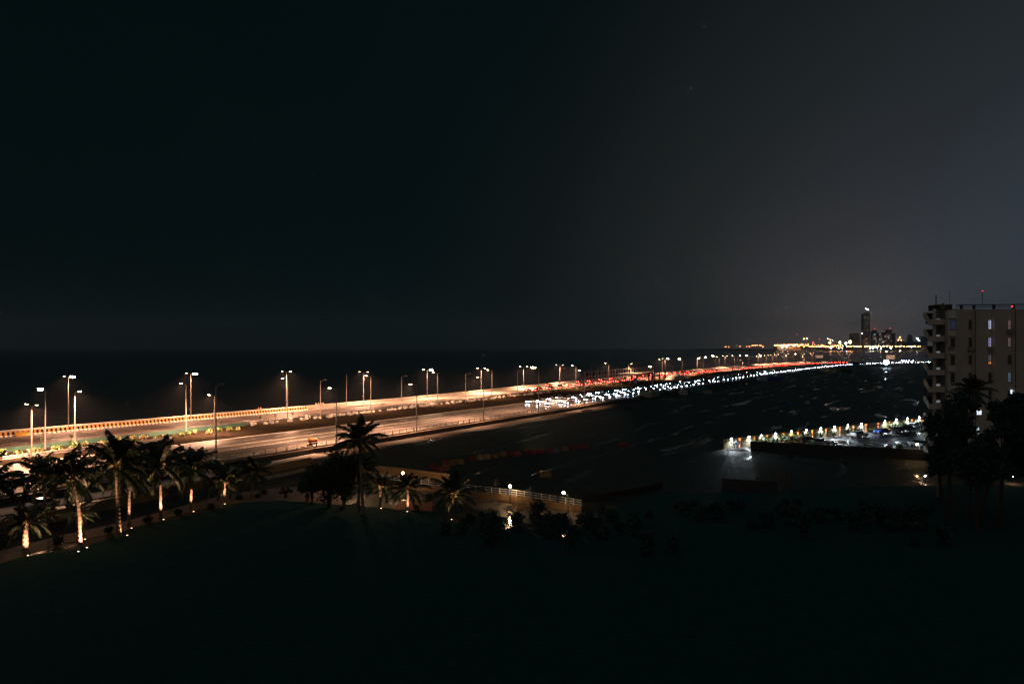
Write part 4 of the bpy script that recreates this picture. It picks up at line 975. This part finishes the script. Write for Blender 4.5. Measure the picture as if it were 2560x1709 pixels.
# lit rooms low down behind the trees
window(2448, 1024, 1036, 13, YB + .1, litm('lit_room', (.75, .88, 1), 1.6)); window(2444, 1068, 1084, 9, YB + .1, litm('lit_round', (.75, .88, 1), .9)); window(2545, 975, 984, 26, YB + .6, litm('lit_gallery', (.7, .85, 1), 2.2)); window(2415, 1026, 1031, 3, YB + .4, lit_white)
window(2447, 1296, 1306, 12, YB - 20, lit_cyan) if False else None
for fl in range(-1, 9):
    yb_ = 811 + 42.3 * fl; z0 = bz(yb_); yy = YB + .4
    if fl == -1: continue
    b = MB(); xL, xR = bd(2322, yy), bd(2362, yy); q4 = lambda pts: [(bd(x_, yy + d_), yy + d_) for x_, d_ in pts]
    b.prism(q4([(2322, -.08), (2362, -.08), (2362, .08), (2322, .08)]), z0, z0 + .96); b.prism(q4([(2322, .081), (2361, .081), (2361, 3.2), (2324, 3.2)]), z0, z0 + .2)
    bal = part('balcony', b, wallm)
    P3 = lambda x_, d_, z_: Vector((bd(x_, yy + d_), yy + d_, z0 + z_))
    a0, a1, a2, a3, a4 = P3(2321.8, -.09, -.02), P3(2321.8, -.09, 1.0), P3(2312.6, 1.2, 2.3), P3(2308.0, 1.7, 2.22), P3(2308.4, 1.7, 1.45)
    c0, c1, c2, c3, c4 = P3(2323.5, .1, -.02), P3(2323.5, .1, 1.0), P3(2314.4, 1.4, 2.3), P3(2309.6, 1.9, 2.22), P3(2310, 1.9, 1.45)
    b = MB(); b.quad(a0, a1, a2, a3); b.tri(a0, a3, a4); b.quad(c3, c2, c1, c0); b.tri(c4, c3, c0); b.quad(a1, c1, c2, a2); b.quad(a2, c2, c3, a3); b.quad(a3, c3, c4, a4); b.quad(a4, c4, c0, a0)
    part('side_panel', b, palem, bal)
    b = MB(); b.prism(q4([(2314, 2.0), (2334, 2.0), (2334, 2.2), (2314, 2.2)]), z0 + .2, z0 + 2.25); part('recess_shade_wall', b, darkin)  # near-black slab: shade of the balcony interior is put into its colour
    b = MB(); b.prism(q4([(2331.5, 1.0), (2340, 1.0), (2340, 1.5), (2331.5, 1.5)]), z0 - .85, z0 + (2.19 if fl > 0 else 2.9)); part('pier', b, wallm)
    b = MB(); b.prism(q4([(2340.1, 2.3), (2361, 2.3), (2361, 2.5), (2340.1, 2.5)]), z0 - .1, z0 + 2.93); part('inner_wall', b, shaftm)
    b = MB(); b.prism(q4([(2341, 2.2), (2350, 2.2), (2350, 2.28), (2341, 2.28)]), z0 + .98, z0 + 1.16 + .05 * fl); part('balcony_window', b, litm('lit_balcony', (.62, .72, .78), .22))
for x, y, i_ in ((2381, 871, 0), (2481, 872, 1), (2530, 828, 2), (2431, 872, 0), (2580, 872, 3)):
    part('air_conditioner', MB().box((bx(x) - .1, YB + .12 + .1 * i_, bz(y)), (.85, .5, .55)), mat('ac_white', (.3, .3, .3), .6))
part('rain_pipe', MB().tube([(bx(2437.6), YB - .1, -1), (bx(2437.6), YB - .1, zr - .2)], .07, 6), mat('pipe_grey', (.12, .11, .10), .7)); part('rain_pipe', MB().tube([(bx(2538), YB - .1, -1), (bx(2538), YB - .1, zr - .2)], .07, 6), mat('pipe_grey', (.12, .11, .10), .7))

# dark trees before the building and in the foreground
def t2(x, y, xc, yc, rx, rz_, label, seed, n=7000, size=.42, m=None): broadleaf(x, y, xc, yc, rx, rz_, label, seed, n, m or darkleaf_m, size, 26, 'dark trees in front of the apartment block')
t2(2372, 1300, 2372, 1075, 62, 90, 'dark tree hiding the lower balconies of the apartment block', 21)
t2(2500, 1320, 2520, 1045, 64, 84, 'dark tree hiding the lower floors near the right edge', 22)
t2(2425, 1290, 2400, 1010, 50, 46, 'dark tree crown before the stair bay of the apartment block', 23, 1500)
t2(2460, 1290, 2490, 1140, 90, 60, 'wide dark tree between the two lit low windows and the lanterns', 26); t2(2350, 1260, 2345, 1150, 34, 50, 'narrow dark tree at the foot of the balcony stack', 27, 2500)
t2(2590, 1310, 2580, 1075, 60, 100, 'dark tree cut by the right edge', 24)
t2(2440, 1330, 2450, 1160, 80, 66, 'low dark tree below the lit round window', 25)
def dpalm(xb, yb, xc, yc, rad, label, v): 
    o = palm(xb, yb, xc, yc, rad, label, v); o['group'] = 'palms at the apartment block'
dpalm(2428, 1230, 2433, 975, 46, 'tall dark palm whose crown stands before the beige facade', 2); dpalm(2345, 1240, 2350, 1075, 46, 'dark palm at the foot of the balconies', 0)
rb_ = random.Random(77)
for i in range(26):
    x = 1120 + i * 48 + rb_.uniform(-20, 20); y = 1318 + rb_.uniform(-6, 70) - (40 if 1650 < x < 2300 else 0); r = rb_.uniform(22, 50)
    p = P(x, y); rr = r / F * p.y; b = MB()
    for q in range(5):
        c = (rb_.uniform(-1, 1) * rr * 1.1, rb_.uniform(-1, 1) * rr * .6, rr * rb_.uniform(.3, 1.3)); leafball(b, c, rr * rb_.uniform(.35, .7), 110, .4, .9, rnd=rb_)
    o = b.build('shrub', darkleaf_m, loc=p); tag(o, f'black irregular shrub in the dark belt below the lights, {ORD[i]} from the left', 'shrub', 'dark belt of shrubs')
for i, (x, y, r) in enumerate(((1230, 1306, 26), (1290, 1312, 30), (1350, 1318, 26), (1410, 1318, 24), (1470, 1312, 28), (1530, 1304, 26))):
    bush(x, y, r, f'dark bush in the hedge below the globe lamps, {ORD[i]} from the left', leaf_m, 500, .22, .8, 'bush', 'dark hedge bushes')

# ---------------------------------------------------------------- building works beside the road
gsteel = mat('gantry_steel', (.10, .11, .12), .6); rustm = mat('rust_brown', (.16, .075, .045), .8, noise=.3)
def gantry_post(x, yt, fn, label, arm=0):
    s = on_line(x, fn); p = ST(s, fn(s), 0); h = zat(yt, p.y); r = empty('gantry_column', p, label, 'gantry column', 'unfinished sign gantries', RA - math.pi/2)
    MB().tube([(0, 0, 0), (0, 0, h)], .38, 12).build('column', gsteel, r); MB().box((0, 0, .35), (1.6, 1.6, .7), 0, 0, .9).build('footing', concrete, r)
    if arm: MB().box((-arm/2, 0, h - .8), (arm, .25, .12)).box((-arm/2, 0, h - 4.5), (arm, .25, .12)).build('beam', gsteel, r)
gantry_post(1458, 941, off(fence, 32.5), 'thick grey column of an unfinished sign gantry at the guard rail'); gantry_post(1579.5, 939, off(fence, -2.2), 'thick dark column with cantilever beams at the landward railing', 7)
# drilling platform
p = P(1625, 994); q = empty('drilling_platform', p, 'white tapered platform carrying two dark masts beside the near carriageway', 'drilling platform', rz=RA)
MB().box((0, 0, 1.6), (9, 4.5, 2.2), 0, 0, 1.15).build('platform', mat('offwhite_steel', (.5, .48, .45), .7, noise=.2, scale=.4), q); MB().box((0, 0, .3), (7, 3.5, .6)).build('plinth', dark_steel, q)
b = MB()
for x in (-1.2, 2.6): b.box((x, 0, 6.5), (.6, .6, 7.6))
b.box((.7, 0, 10.2), (5.2, .5, .3)); b.tube([(-3.5, 0, 2.7), (-1.2, 0, 7.5)], .12, 6); b.tube([(-4, 0, 2.7), (-4, 0, 4.4)], .15, 6); b.build('masts', rustm, q)
def shed(x0, x1, yt, yb_, m, label, dep=3.0, roof=None, win=None, name='site_cabin', cat='cabin'):
    p = P((x0 + x1)/2, yb_); w = (x1 - x0) / F * p.y; h = zat(yt, p.y) + 1; r = empty(name, p, label, cat, None, .12)
    b = MB().box((0, dep/2, h/2), (w, dep, h)); n = int(w / .5)
    for k in range(n): b.box((-w/2 + (k + .5) * w/n, -.02, h/2), (.08, .05, h * .96))
    b.build('wall', m, r); MB().box((0, dep/2, h + .05), (w + .2, dep + .2, .1)).build('roof', roof or m, r)
    for wx in (win or []): MB().box((wx * w, -.06, h * .55), (w * .16, .05, h * .5)).build('window', win_dark, r)
    return r
cyb = mat('blue_sheet', (.02, .09, .30), .5, noise=.3, scale=.5); cyt = mat('teal_sheet', (.02, .16, .22), .5, noise=.3, scale=.5); grn = mat('green_container', (.02, .14, .09), .6, noise=.3, scale=.5)
shed(1639, 1649, 975, 987, rustm, 'brown box left of the green container', 2.5); 
shed(1649, 1677, 977, 986, grn, 'green container body raised on blocks beside the drilling platform', 3, cat='container', name='container')
shed(1690, 1700, 970, 984, rustm, 'rust red box behind the white cabin', 3); shed(1702, 1719, 975, 986, mat('white_cabin', (.55, .56, .62), .6), 'small white cabin with two dark openings', 3, cyb, (-.28, .28))
shed(1736, 1771, 968, 983, cyt, 'long blue shed beyond the white cabin', 4, cyb); shed(1763, 1781, 977, 984, mat('cream_sheet', (.35, .30, .22), .7), 'cream box right of the blue shed', 3)
shed(1898, 1919, 940, 951, mat('pale_blue_sheet', (.35, .42, .45), .6), 'pale blue shed at the roadside, left of the dark blue one', 4, cyb); shed(1919, 1929, 940, 951, cyb, 'dark blue end shed attached to the pale one', 5); shed(1938, 1958, 942, 952, cyb, 'dark blue cabin right of the pale shed', 4)
shed(2055, 2063, 920, 927, mat('lit_cream', (.6, .45, .28), .7), 'small cream booth by the bend of the road', 4); shed(2071, 2090, 924, 929, mat('tent_cream', (.6, .42, .22), .7), 'low cream tent right of the booth', 4, None, (-.2, .2)); shed(2110, 2131, 921, 931, mat('dark_green', (.02, .06, .04), .7), 'dark green shed right of the cream tent', 4)
shed(1964, 1975, 1004, 1016, cyb, 'small blue cabin alone on the dark wet ground', 2); shed(2020, 2024, 1003, 1010, mat('pale_sheet2', (.4, .42, .45), .6), 'tiny pale booth alone on the dark wet ground', 2)
# truck chassis
p = P(1687, 989); q = empty('truck', p, 'dark truck standing at the right end of the green container', 'truck', None, .1)
MB().box((0, 1.2, 1.0), (3.6, 2.2, .5)).box((1.0, 1.2, 2.0), (1.8, 2.1, 1.6), 0, 0, .9).build('body', mat('truck_brown', (.06, .045, .035), .6), q); MB().box((1.92, 1.2, 2.2), (.06, 1.8, .7)).build('windscreen', glass_m, q)
for x in (-1.2, 1.1): MB().tube([(x, 0, .5), (x, .3, .5)], .5, 12).build('wheel', tyre_m, q)
# brown portal frame, blue toilet, tarpaulin
s = on_line(1649, off(fence, 38)); q = empty('portal_frame', ST(s, fence(s) + 38, .05), 'small brown portal frame standing on the median', 'frame', rz=0)
MB().box((-3.2, 0, 2.5), (.8, .8, 5)).box((0, 0, 2.5), (.8, .8, 5)).box((3.2, 0, 2.5), (.8, .8, 5)).build('column', rustm, q); MB().box((0, 0, 5.25), (7.6, 1, .5)).build('beam', rustm, q)
s = on_line(1589, off(fence, 38)); q = empty('portable_toilet', ST(s, fence(s) + 38, .05), 'blue portable toilet on the median', 'portable toilet')
MB().box((0, 0, 1.3), (1.9, 1.5, 2.6)).build('cabin', cyb, q); MB().box((0, 0, 2.66), (2.0, 1.6, .14), 0, 0, .8).build('roof', cyb, q); MB().box((0, -.78, 1.2), (1.1, .05, 2.1)).build('door', mat('toilet_door', (.15, .2, .4), .5), q)
s = on_line(1683, off(fence, 40)); b = MB(); c = ST(s, fence(s) + 38, .05)
for k in range(10):
    a0, a1 = k / 10, (k + 1) / 10
    for j in range(5):
        f = lambda a, j: ST(s - 16 + 36 * a, fence(s) + 35 + 6 * j / 5, .1 + 3.2 * math.sin(math.pi * min(1, a * 1.2) * .98 ) ** .7 * math.sin(math.pi * j / 5 * .999) ** .8 + .1 * math.sin(a * 31 + j * 3)) if 0 < a * 1.2 < 1 else ST(s - 16 + 36 * a, fence(s) + 35 + 6 * j / 5, .1)
        b.quad(f(a0, j), f(a1, j), f(a1, j + 1), f(a0, j + 1))
tag(b.build('tarpaulin', mat('pale_tarp', (.6, .52, .45), .7)), 'pale tarpaulin thrown over a heap on the median', 'tarpaulin')
# formwork fence along the sea wall and the light shelter frames
fr = off(seab, 1.0); s0 = on_line(1464, fr); s1 = on_line(1634, fr)
q = empty('formwork_fence', ST(s0, fr(s0), 0), 'long frame of dark panels over posts on the sea side', 'formwork')
b = MB(); pb = MB(); s = s0; k = 0
while s < s1:
    a, c = ST(s, fr(s)) - ST(s0, fr(s0)), ST(s + 4, fr(s + 4)) - ST(s0, fr(s0)); m_ = (a + c)/2; b.box((a.x, a.y, 3.0), (.3, .3, 6.0), RA)
    if k % 2 == 0 and s < s0 + (s1 - s0) * .62: pb.box((m_.x, m_.y, 4.2), (3.2, .15, 2.2), RA)
    s += 4.5; k += 1
e = ST(s1, fr(s1)) - ST(s0, fr(s0))
n = 12
for k in range(n):
    sa, sb_ = s0 + (s1-s0)*k/n, s0 + (s1-s0)*(k+1)/n; a, c = ST(sa, fr(sa)) - ST(s0, fr(s0)), ST(sb_, fr(sb_)) - ST(s0, fr(s0))
    for z in (5.9, 3.0): b.tube([(a.x, a.y, z), (c.x, c.y, z)], .16, 5)
b.build('frame', galv, q); pb.build('panels', black_paint, q)
for i, (x0, x1, yt) in enumerate(((1596, 1612, 934), (1612, 1632, 931))):
    sa, sb_ = on_line(x0, off(seab, -5)), on_line(x1, off(seab, -5)); p0 = ST(sa, seab(sa) - 5); h = zat(yt, p0.y); q = empty('open_shelter', p0, ('lower' if i == 0 else 'taller') + ' open steel shelter frame with a pale roof at the seaward lanes', 'shelter', rz=RA)
    l = sb_ - sa; b = MB()
    for k in range(6):
        for y in (0, 5): b.box((l * k / 5, y, h/2), (.3, .3, h))
    b.build('frame', rustm if i == 0 else galv, q); MB().box((l/2, 2.5, h + .15), (l + 1.5, 6.5, .25)).build('roof', pale_concrete, q)
# falsework of the ramp under construction: rows of props carrying a deck
fp = off(fence, -7); s0, s1 = on_line(1764, fp), on_line(1905, fp); p0 = ST(s0, fp(s0), -1); q = empty('ramp_falsework', p0, 'forest of dark steel props carrying a half built ramp deck beside the near carriageway', 'falsework')
b = MB(); dk = MB(); s = s0; k = 0
while s < s1:
    for j in range(2):
        a = ST(s, fp(s) + j * 4.5, -1) - p0; MB().box((0, 0, 3.2), (.45, .45, 6.4), RA).build('prop', dark_steel, q, loc=a)
    s += 9
n = 16
for k in range(n):
    sa, sb_ = s0 + (s1-s0)*k/n, s0 + (s1-s0)*(k+1)/n; a, c = ST(sa, fp(sa) - .6, 0) - p0, ST(sb_, fp(sb_) - .6, 0) - p0; a2, c2 = ST(sa, fp(sa) + 5.2, 0) - p0, ST(sb_, fp(sb_) + 5.2, 0) - p0
    z = 6.4 + 1.0
    dk.prism([(a.x, a.y), (c.x, c.y), (c2.x, c2.y), (a2.x, a2.y)], z - .5, z)
dk.build('deck', mat('dark_deck', (.05, .05, .055), .8), q)
# sign gantries and the far lights by the bend
sgn = mat('sign_board', (.55, .35, .20), .6, emit=(1, .62, .36), es=.45, sample=False)
def sign_gantry(x, yt, ybt, w, Y, label, bars, side=1):
    X = (x - 1280) / F * Y; z1, z0 = zat(yt, Y), zat(ybt, Y); q = empty('sign_gantry', (X, Y, 0), label, 'sign gantry'); wm = w / F * Y
    MB().box((-side * wm * .55, 0, (z1 + 1)/2), (1.3, 1.0, z1 + 1)).build('column', mat('lit_gantry', (.5, .38, .28), .6), q); MB().box((0, -.1, (z0+z1)/2), (wm, .4, z1 - z0)).build('board', sgn, q)
    b = MB()
    for k in range(bars): b.box((-wm * .4 + wm * .8 * k / (bars - 1), -.35, (z0+z1)/2), (wm * .06, .1, (z1 - z0) * .5))
    b.build('board_slats', black_paint, q)
sign_gantry(2048, 888, 894, 18, 820, 'lit sign gantry where the lamps end at the bend', 6, 1); sign_gantry(2226, 888, 897, 20, 900, 'lit sign board on a gantry above the white floodlight', 5, -1); sign_gantry(2061, 903, 908, 11, 700, 'small glowing yellow sign board over the far carriageway', 3, 1)
p = Vector(((2215 - 1280) / F * 700, 700, -1)); h = zat(905, 700) + 1; q = empty('mast_floodlight', p, 'dazzling blue white floodlight standing at the roadside bend', 'floodlight')
MB().tube([(0, 0, 0), (0, 0, h)], .2, 8).build('mast', dark_steel, q); hot = mat('mast_lens', (1, 1, 1), .3, emit=(.60, .80, 1), es=60, sample=False); MB().ball((0, -.4, h), 2.3, 12, 8).build('lens', hot, q)  # ball far larger than a real lens, shaped to imitate the flare
lamp('SPOT', q, (0, -1.8, h), 110000, (.62, .8, 1), .6, 160, .7, (0, -.8, -1))
p = Vector(((2138 - 1280) / F * 760, 760, 0)); q = empty('truck', p, 'dark high sided truck seen against the white lights at the bend', 'truck', None, .7); MB().box((0, 0, 2.2), (9, 2.5, 3.4)).build('body', black_paint, q); MB().box((5.4, 0, 1.5), (1.8, 2.4, 2.4), 0, 0, .9).build('cab', dark_steel, q)
for x in (-3, 4.8):
    for y in (-1, 1): MB().tube([(x, y - .2, .5), (x, y + .2, .5)], .5, 10).build('wheel', tyre_m, q)
for i, x in enumerate((2255, 2260, 2266, 2273, 2283)):
    Y = 860; p = Vector(((x - 1280) / F * Y, Y, 0)); q = empty('roadside_light', p, f'small violet white roadside light, {ORD[i]} right of the dazzling floodlight', 'light', 'small lights right of the floodlight'); MB().tube([(0, 0, 0), (0, 0, 3)], .15, 6).build('pole', dark_steel, q)
    MB().ball((0, 0, 3.3), .5, 8, 6).build('globe', mat('violet_lamp', (1, 1, 1), .3, emit=(.66, .66, 1), es=14, sample=False), q)

# ---------------------------------------------------------------- far shore across the bay
FY = 4360.0
def fx(x, Y=FY): return (x - 1280) / F * Y
b = MB(); b.prism([(fx(1936), FY), (fx(2700), FY - 120), (fx(2800), 7500), (fx(2040), 7500), (fx(1944), FY + 400)], -3.3, 1.2); tag(b.build('far_shore', mat('shore_rock', (.05, .045, .04), .9)), kind='structure')
b = MB(); b.prism([(fx(1800, 6500), 6500), (fx(1915, 6500), 6500), (fx(1915, 6500), 7200), (fx(1800, 6500), 7200)], -3.3, 5); tag(b.build('far_headland', mat('shore_rock2', (.05, .045, .04), .9)), kind='structure')
towm = mat('tower_glass', (.012, .022, .028), .5); bldm = mat('far_block', (.02, .024, .03), .8)
def tower(x0, x1, yt, label, Y=4600, m=bldm, lights=0, seed=1, steps=None, cols=(1, .75, .55), name='tower_block'):
    rnd = random.Random(seed); w = (x1 - x0) / F * Y; h = zat(yt, Y); q = empty(name, (fx((x0+x1)/2, Y), Y, 0), label, 'tower'); b = MB().box((0, 0, h/2), (w, w * .5, h))
    if steps:
        for (a, c, y2) in steps: h2 = zat(y2, Y); b.box((((a + c)/2 - (x0+x1)/2) / F * Y, 0, (h + h2)/2 - .01), ((c - a) / F * Y, w * .5, h2 - h))
    for k in range(int(h / 14)): b.box((0, -w*.25, 8 + 14*k), (w * .98, .8, 1.2))
    b.build('facade', m, q)
    if lights:
        for k in range(lights):
            xx, zz = rnd.uniform(-.45, .45) * w, rnd.uniform(.1, .97) * h; ww = rnd.choice((3, 4, 6)); MB().box((xx, -w*.25 - .8, zz), (ww, .5, 2.6)).build('lit_window', rnd.choice(fl_), q)
    return q
fl_ = [mat('far_window_warm', (1, .8, .6), .5, emit=(1, .66, .42), es=1.4, sample=False), mat('far_window_white', (1, 1, 1), .5, emit=(.85, .92, 1), es=1.4, sample=False), mat('far_window_dim', (1, .8, .6), .5, emit=(1, .6, .4), es=.5, sample=False)]
tw = tower(2155, 2173, 786, 'tallest tower, under construction with a crane light on top, across the bay', 4500, towm, 10, 5, [(2156, 2172, 784), (2162, 2172, 781)], name='skyscraper')
q = MB(); Yt = 4500; h = zat(781, Yt); q.tube([(8, 0, h - 10), (8, 0, h + 24)], 1.2, 5); q.tube([(-12, 0, h + 26), (40, 0, h + 32)], 1.0, 5); q.tube([(8, 0, h + 24), (6, 0, h + 40)], .8, 5); q.build('crane', dark_steel, tw)
MB().ball((4, -20, zat(774, Yt)), 2.6, 8, 6).build('crane_light', mat('crane_lamp', (1, 1, 1), .3, emit=(.85, .85, 1), es=60, sample=False), tw); MB().ball((-8, -20, zat(771.5, Yt)), 1.2, 8, 6).build('crane_light', mat('crane_lamp', (1, 1, 1), .3), tw)
tower(2125, 2147, 834, 'broad dim block left of the tallest tower', 4700, lights=1, seed=2, steps=[(2129, 2145, 832.5)]); tower(2178, 2191, 828, 'slim tower with a red light right of the tallest tower', 4700, lights=14, seed=3, steps=[(2182, 2190, 824)])
tower(2194, 2214, 832, 'wide block with many lit windows behind the road lights', 4650, lights=18, seed=4); tower(2208, 2226, 830, 'stepped block with a red light on its right corner', 4800, lights=20, seed=6, steps=[(2216, 2228, 823.5)]); tower(2226, 2237, 832.5, 'plain narrow block right of the stepped one', 4700, lights=4, seed=7)
tower(2269, 2280, 843, 'domed dim building near the balconies', 5000, lights=1, seed=8, steps=[(2271, 2278, 836)]); tower(2258, 2306, 854, 'low wide dim block left of the balconies', 5200, lights=3, seed=9); tower(2300, 2316, 840, 'dim block just behind the balconies', 5200, lights=3, seed=10)
tower(2243, 2256, 853, 'small hall with an orange lit roof', 4700, lights=0, seed=11, steps=[(2246, 2253, 848)]); tower(2000, 2100, 861, 'long low buildings on the left of the far shore', 5000, lights=10, seed=12, name='low_building'); tower(2105, 2150, 862, 'low buildings beneath the bright orange floodlights', 4900, lights=6, seed=13, name='low_building')
tower(1938, 1996, 866.2, 'long brightly lit low building on the tip of the far shore', 4450, mat('lit_front', (.6, .45, .3), .7), 0, 14, name='waterfront_building')
def far_lamp(x, y, Y, r, m, label, group=None, e=0):
    z = zat(y, Y); q = empty('far_lamp', (fx(x, Y), Y, 0), label, 'lamp', group); MB().tube([(0, 0, 0), (0, 0, z)], .3, 4).build('pole', dark_steel, q); MB().ball((0, -.5, z), r, 8, 5).build('lamp_head', m, q)
    if e: lamp('POINT', q, (0, -r - 2, z), e, (1, .62, .34), 1.0)
fo = mat('far_orange', (1, .7, .4), .3, emit=(1, .38, .13), es=60, sample=False); fw = mat('far_white', (1, 1, 1), .3, emit=(.85, .93, 1), es=60, sample=False); fo2 = mat('far_orange_small', (1, .7, .4), .3, emit=(1, .36, .12), es=45, sample=False); fr_ = mat('far_red', (1, .1, .1), .3, emit=(1, .05, .08), es=14, sample=False); fy_ = mat('far_yellow', (1, .8, .1), .3, emit=(1, .7, .08), es=30, sample=False)
def fz(x, y): return 1900 + .1873 * x, 740 + .1873 * y
for (x, y, r, m_, l, e) in ((1202, 612, 9, fo, 'brightest orange floodlight of the far shore, left of the tallest tower', 0), (1065, 620, 6.5, fo, 'bright orange floodlight left of the white one on the far shore', 0), (932, 620, 6, fo, 'orange floodlight, leftmost of the four big ones on the far shore', 0), (1145, 630, 6, fw, 'bright white floodlight between the orange ones on the far shore', 0),
    (585, 570, 2.8, fy_, 'yellow light over the left of the far shore', 0), (625, 570, 1.8, fw, 'small white light right of the yellow one', 0), (908, 570, 2.0, fw, 'small white light above the leftmost big floodlight', 0), (935, 582, 1.6, fo, 'small orange light near the small white ones', 0), (968, 590, 1.8, fw, 'lower small white light near the big floodlights', 0),
    (710, 620, 3.2, fr_, 'red lit sign on the left of the far shore', 0), (790, 578, 1.3, fr_, 'faint red light in the haze', 0), (497, 512, 1.2, fr_, 'red light on a faint mast, far left of the towers', 0), (1530, 440, 1.4, fr_, 'red beacon above the slim tower', 0), (1738, 432, 1.6, fr_, 'red beacon above the stepped block', 0),
    (1868, 550, 2.2, fo, 'orange light on the roof of the small hall', 0), (1850, 585, 2.2, fo2, 'left orange light of the small hall', 0), (1885, 585, 2.2, fo2, 'right orange light of the small hall', 0), (2100, 568, 3.6, fw, 'white light high beside the balconies', 0), (2124, 596, 2.4, fw, 'lower white light beside the balconies', 0), (1362, 495, 1.5, fw, 'white point light at the side of the tallest tower', 0)):
    a, c = fz(x, y); far_lamp(a, c, 4420, r, m_, l, None, e)
rnd = random.Random(5)
for i in range(24):     # lamps of the lit building on the tip
    a, c = fz(195 + i * 13.2, 655 - (i * .3)); far_lamp(a, c, 4400, 1.7, fo, 'one of the closely set orange lamps along the tip of the far shore', 'lamps along the tip of the far shore')
for (x, y, m_) in ((290, 675, fo), (300, 676, fw), (362, 674, fw), (445, 662, fo), (460, 660, fo)):
    a, c = fz(x, y); far_lamp(a, c, 4390, 3.0, m_, 'bright lamp at the water below the lit tip of the far shore', 'bright lamps at the water of the far shore')
for i in range(64):
    a, c = fz(505 + i * 9.6 + rnd.uniform(-4, 4), 655 + rnd.uniform(-14, 18) + i * .2); far_lamp(a, c, 4500, rnd.uniform(1.0, 2.0), fo if rnd.random() < .6 else fo2, 'orange street lamp among many between the tip and the towers', 'orange street lamps of the far shore')
for i in range(50):
    a, c = fz(1130 + i * 20.5 + rnd.uniform(-7, 7), 669 + rnd.uniform(-3, 3)); 
    if rnd.random() < .85: far_lamp(a, c, 4380, rnd.uniform(1.3, 2.4), fo, 'orange street lamp in the long row under the towers', 'orange street lamps under the towers')
for (x, y, r) in ((1475, 690, 3.2), (1508, 690, 3.8), (1615, 698, 3.6), (1745, 690, 3.4), (1560, 692, 1.8), (2020, 676, 2), (1050, 693, 1.6), (1100, 694, 1.6), (950, 690, 2.4)):
    a, c = fz(x, y); far_lamp(a, c, 4300 + x * .01, r, fw, 'white light low at the water in front of the towers', 'white lights at the water of the far shore')
for (x, y) in ((425, 172), (455, 175), (560, 170), (620, 172), (645, 170), (675, 162), (690, 159), (705, 159), (720, 159), (740, 160), (755, 163), (775, 174)):
    far_lamp(1700 + .2678 * x, 820 + .2678 * y, 6450, 2.2, fo2, 'faint orange light on the distant headland left of the shore', 'lights of the distant headland')
# the coast road on the far shore: low parapet with headlights
b = MB(); b.box((fx(2180), FY - 25, .8), (fx(2340) - fx(2030), 3, 3.4)); tag(b.build('sea_parapet', pale_concrete), 'pale parapet of the coast road on the far shore', 'parapet')
mc = [car('hatch', paints[0], 4.2, 1.74, None, None, False)]
for o in list(mc): 
    for c in list(o.children): bpy.data.objects.remove(c)
    bpy.data.objects.remove(o)

# ---------------------------------------------------------------- haze
HAZE = True
if HAZE:
    b = MB().box((0, 0, 170), (18400, 18400, 350))
    hm = bpy.data.materials.new('haze_air'); hm.use_nodes = True; n = hm.node_tree; n.nodes.clear()
    o_ = n.nodes.new('ShaderNodeOutputMaterial'); v = n.nodes.new('ShaderNodeVolumePrincipled'); v.inputs['Color'].default_value = (.9, .93, 1, 1); v.inputs['Density'].default_value = .00010; v.inputs['Anisotropy'].default_value = .3
    n.links.new(v.outputs[0], o_.inputs['Volume']); hz = b.build('haze', hm); hz['kind'] = 'stuff'
# FINAL
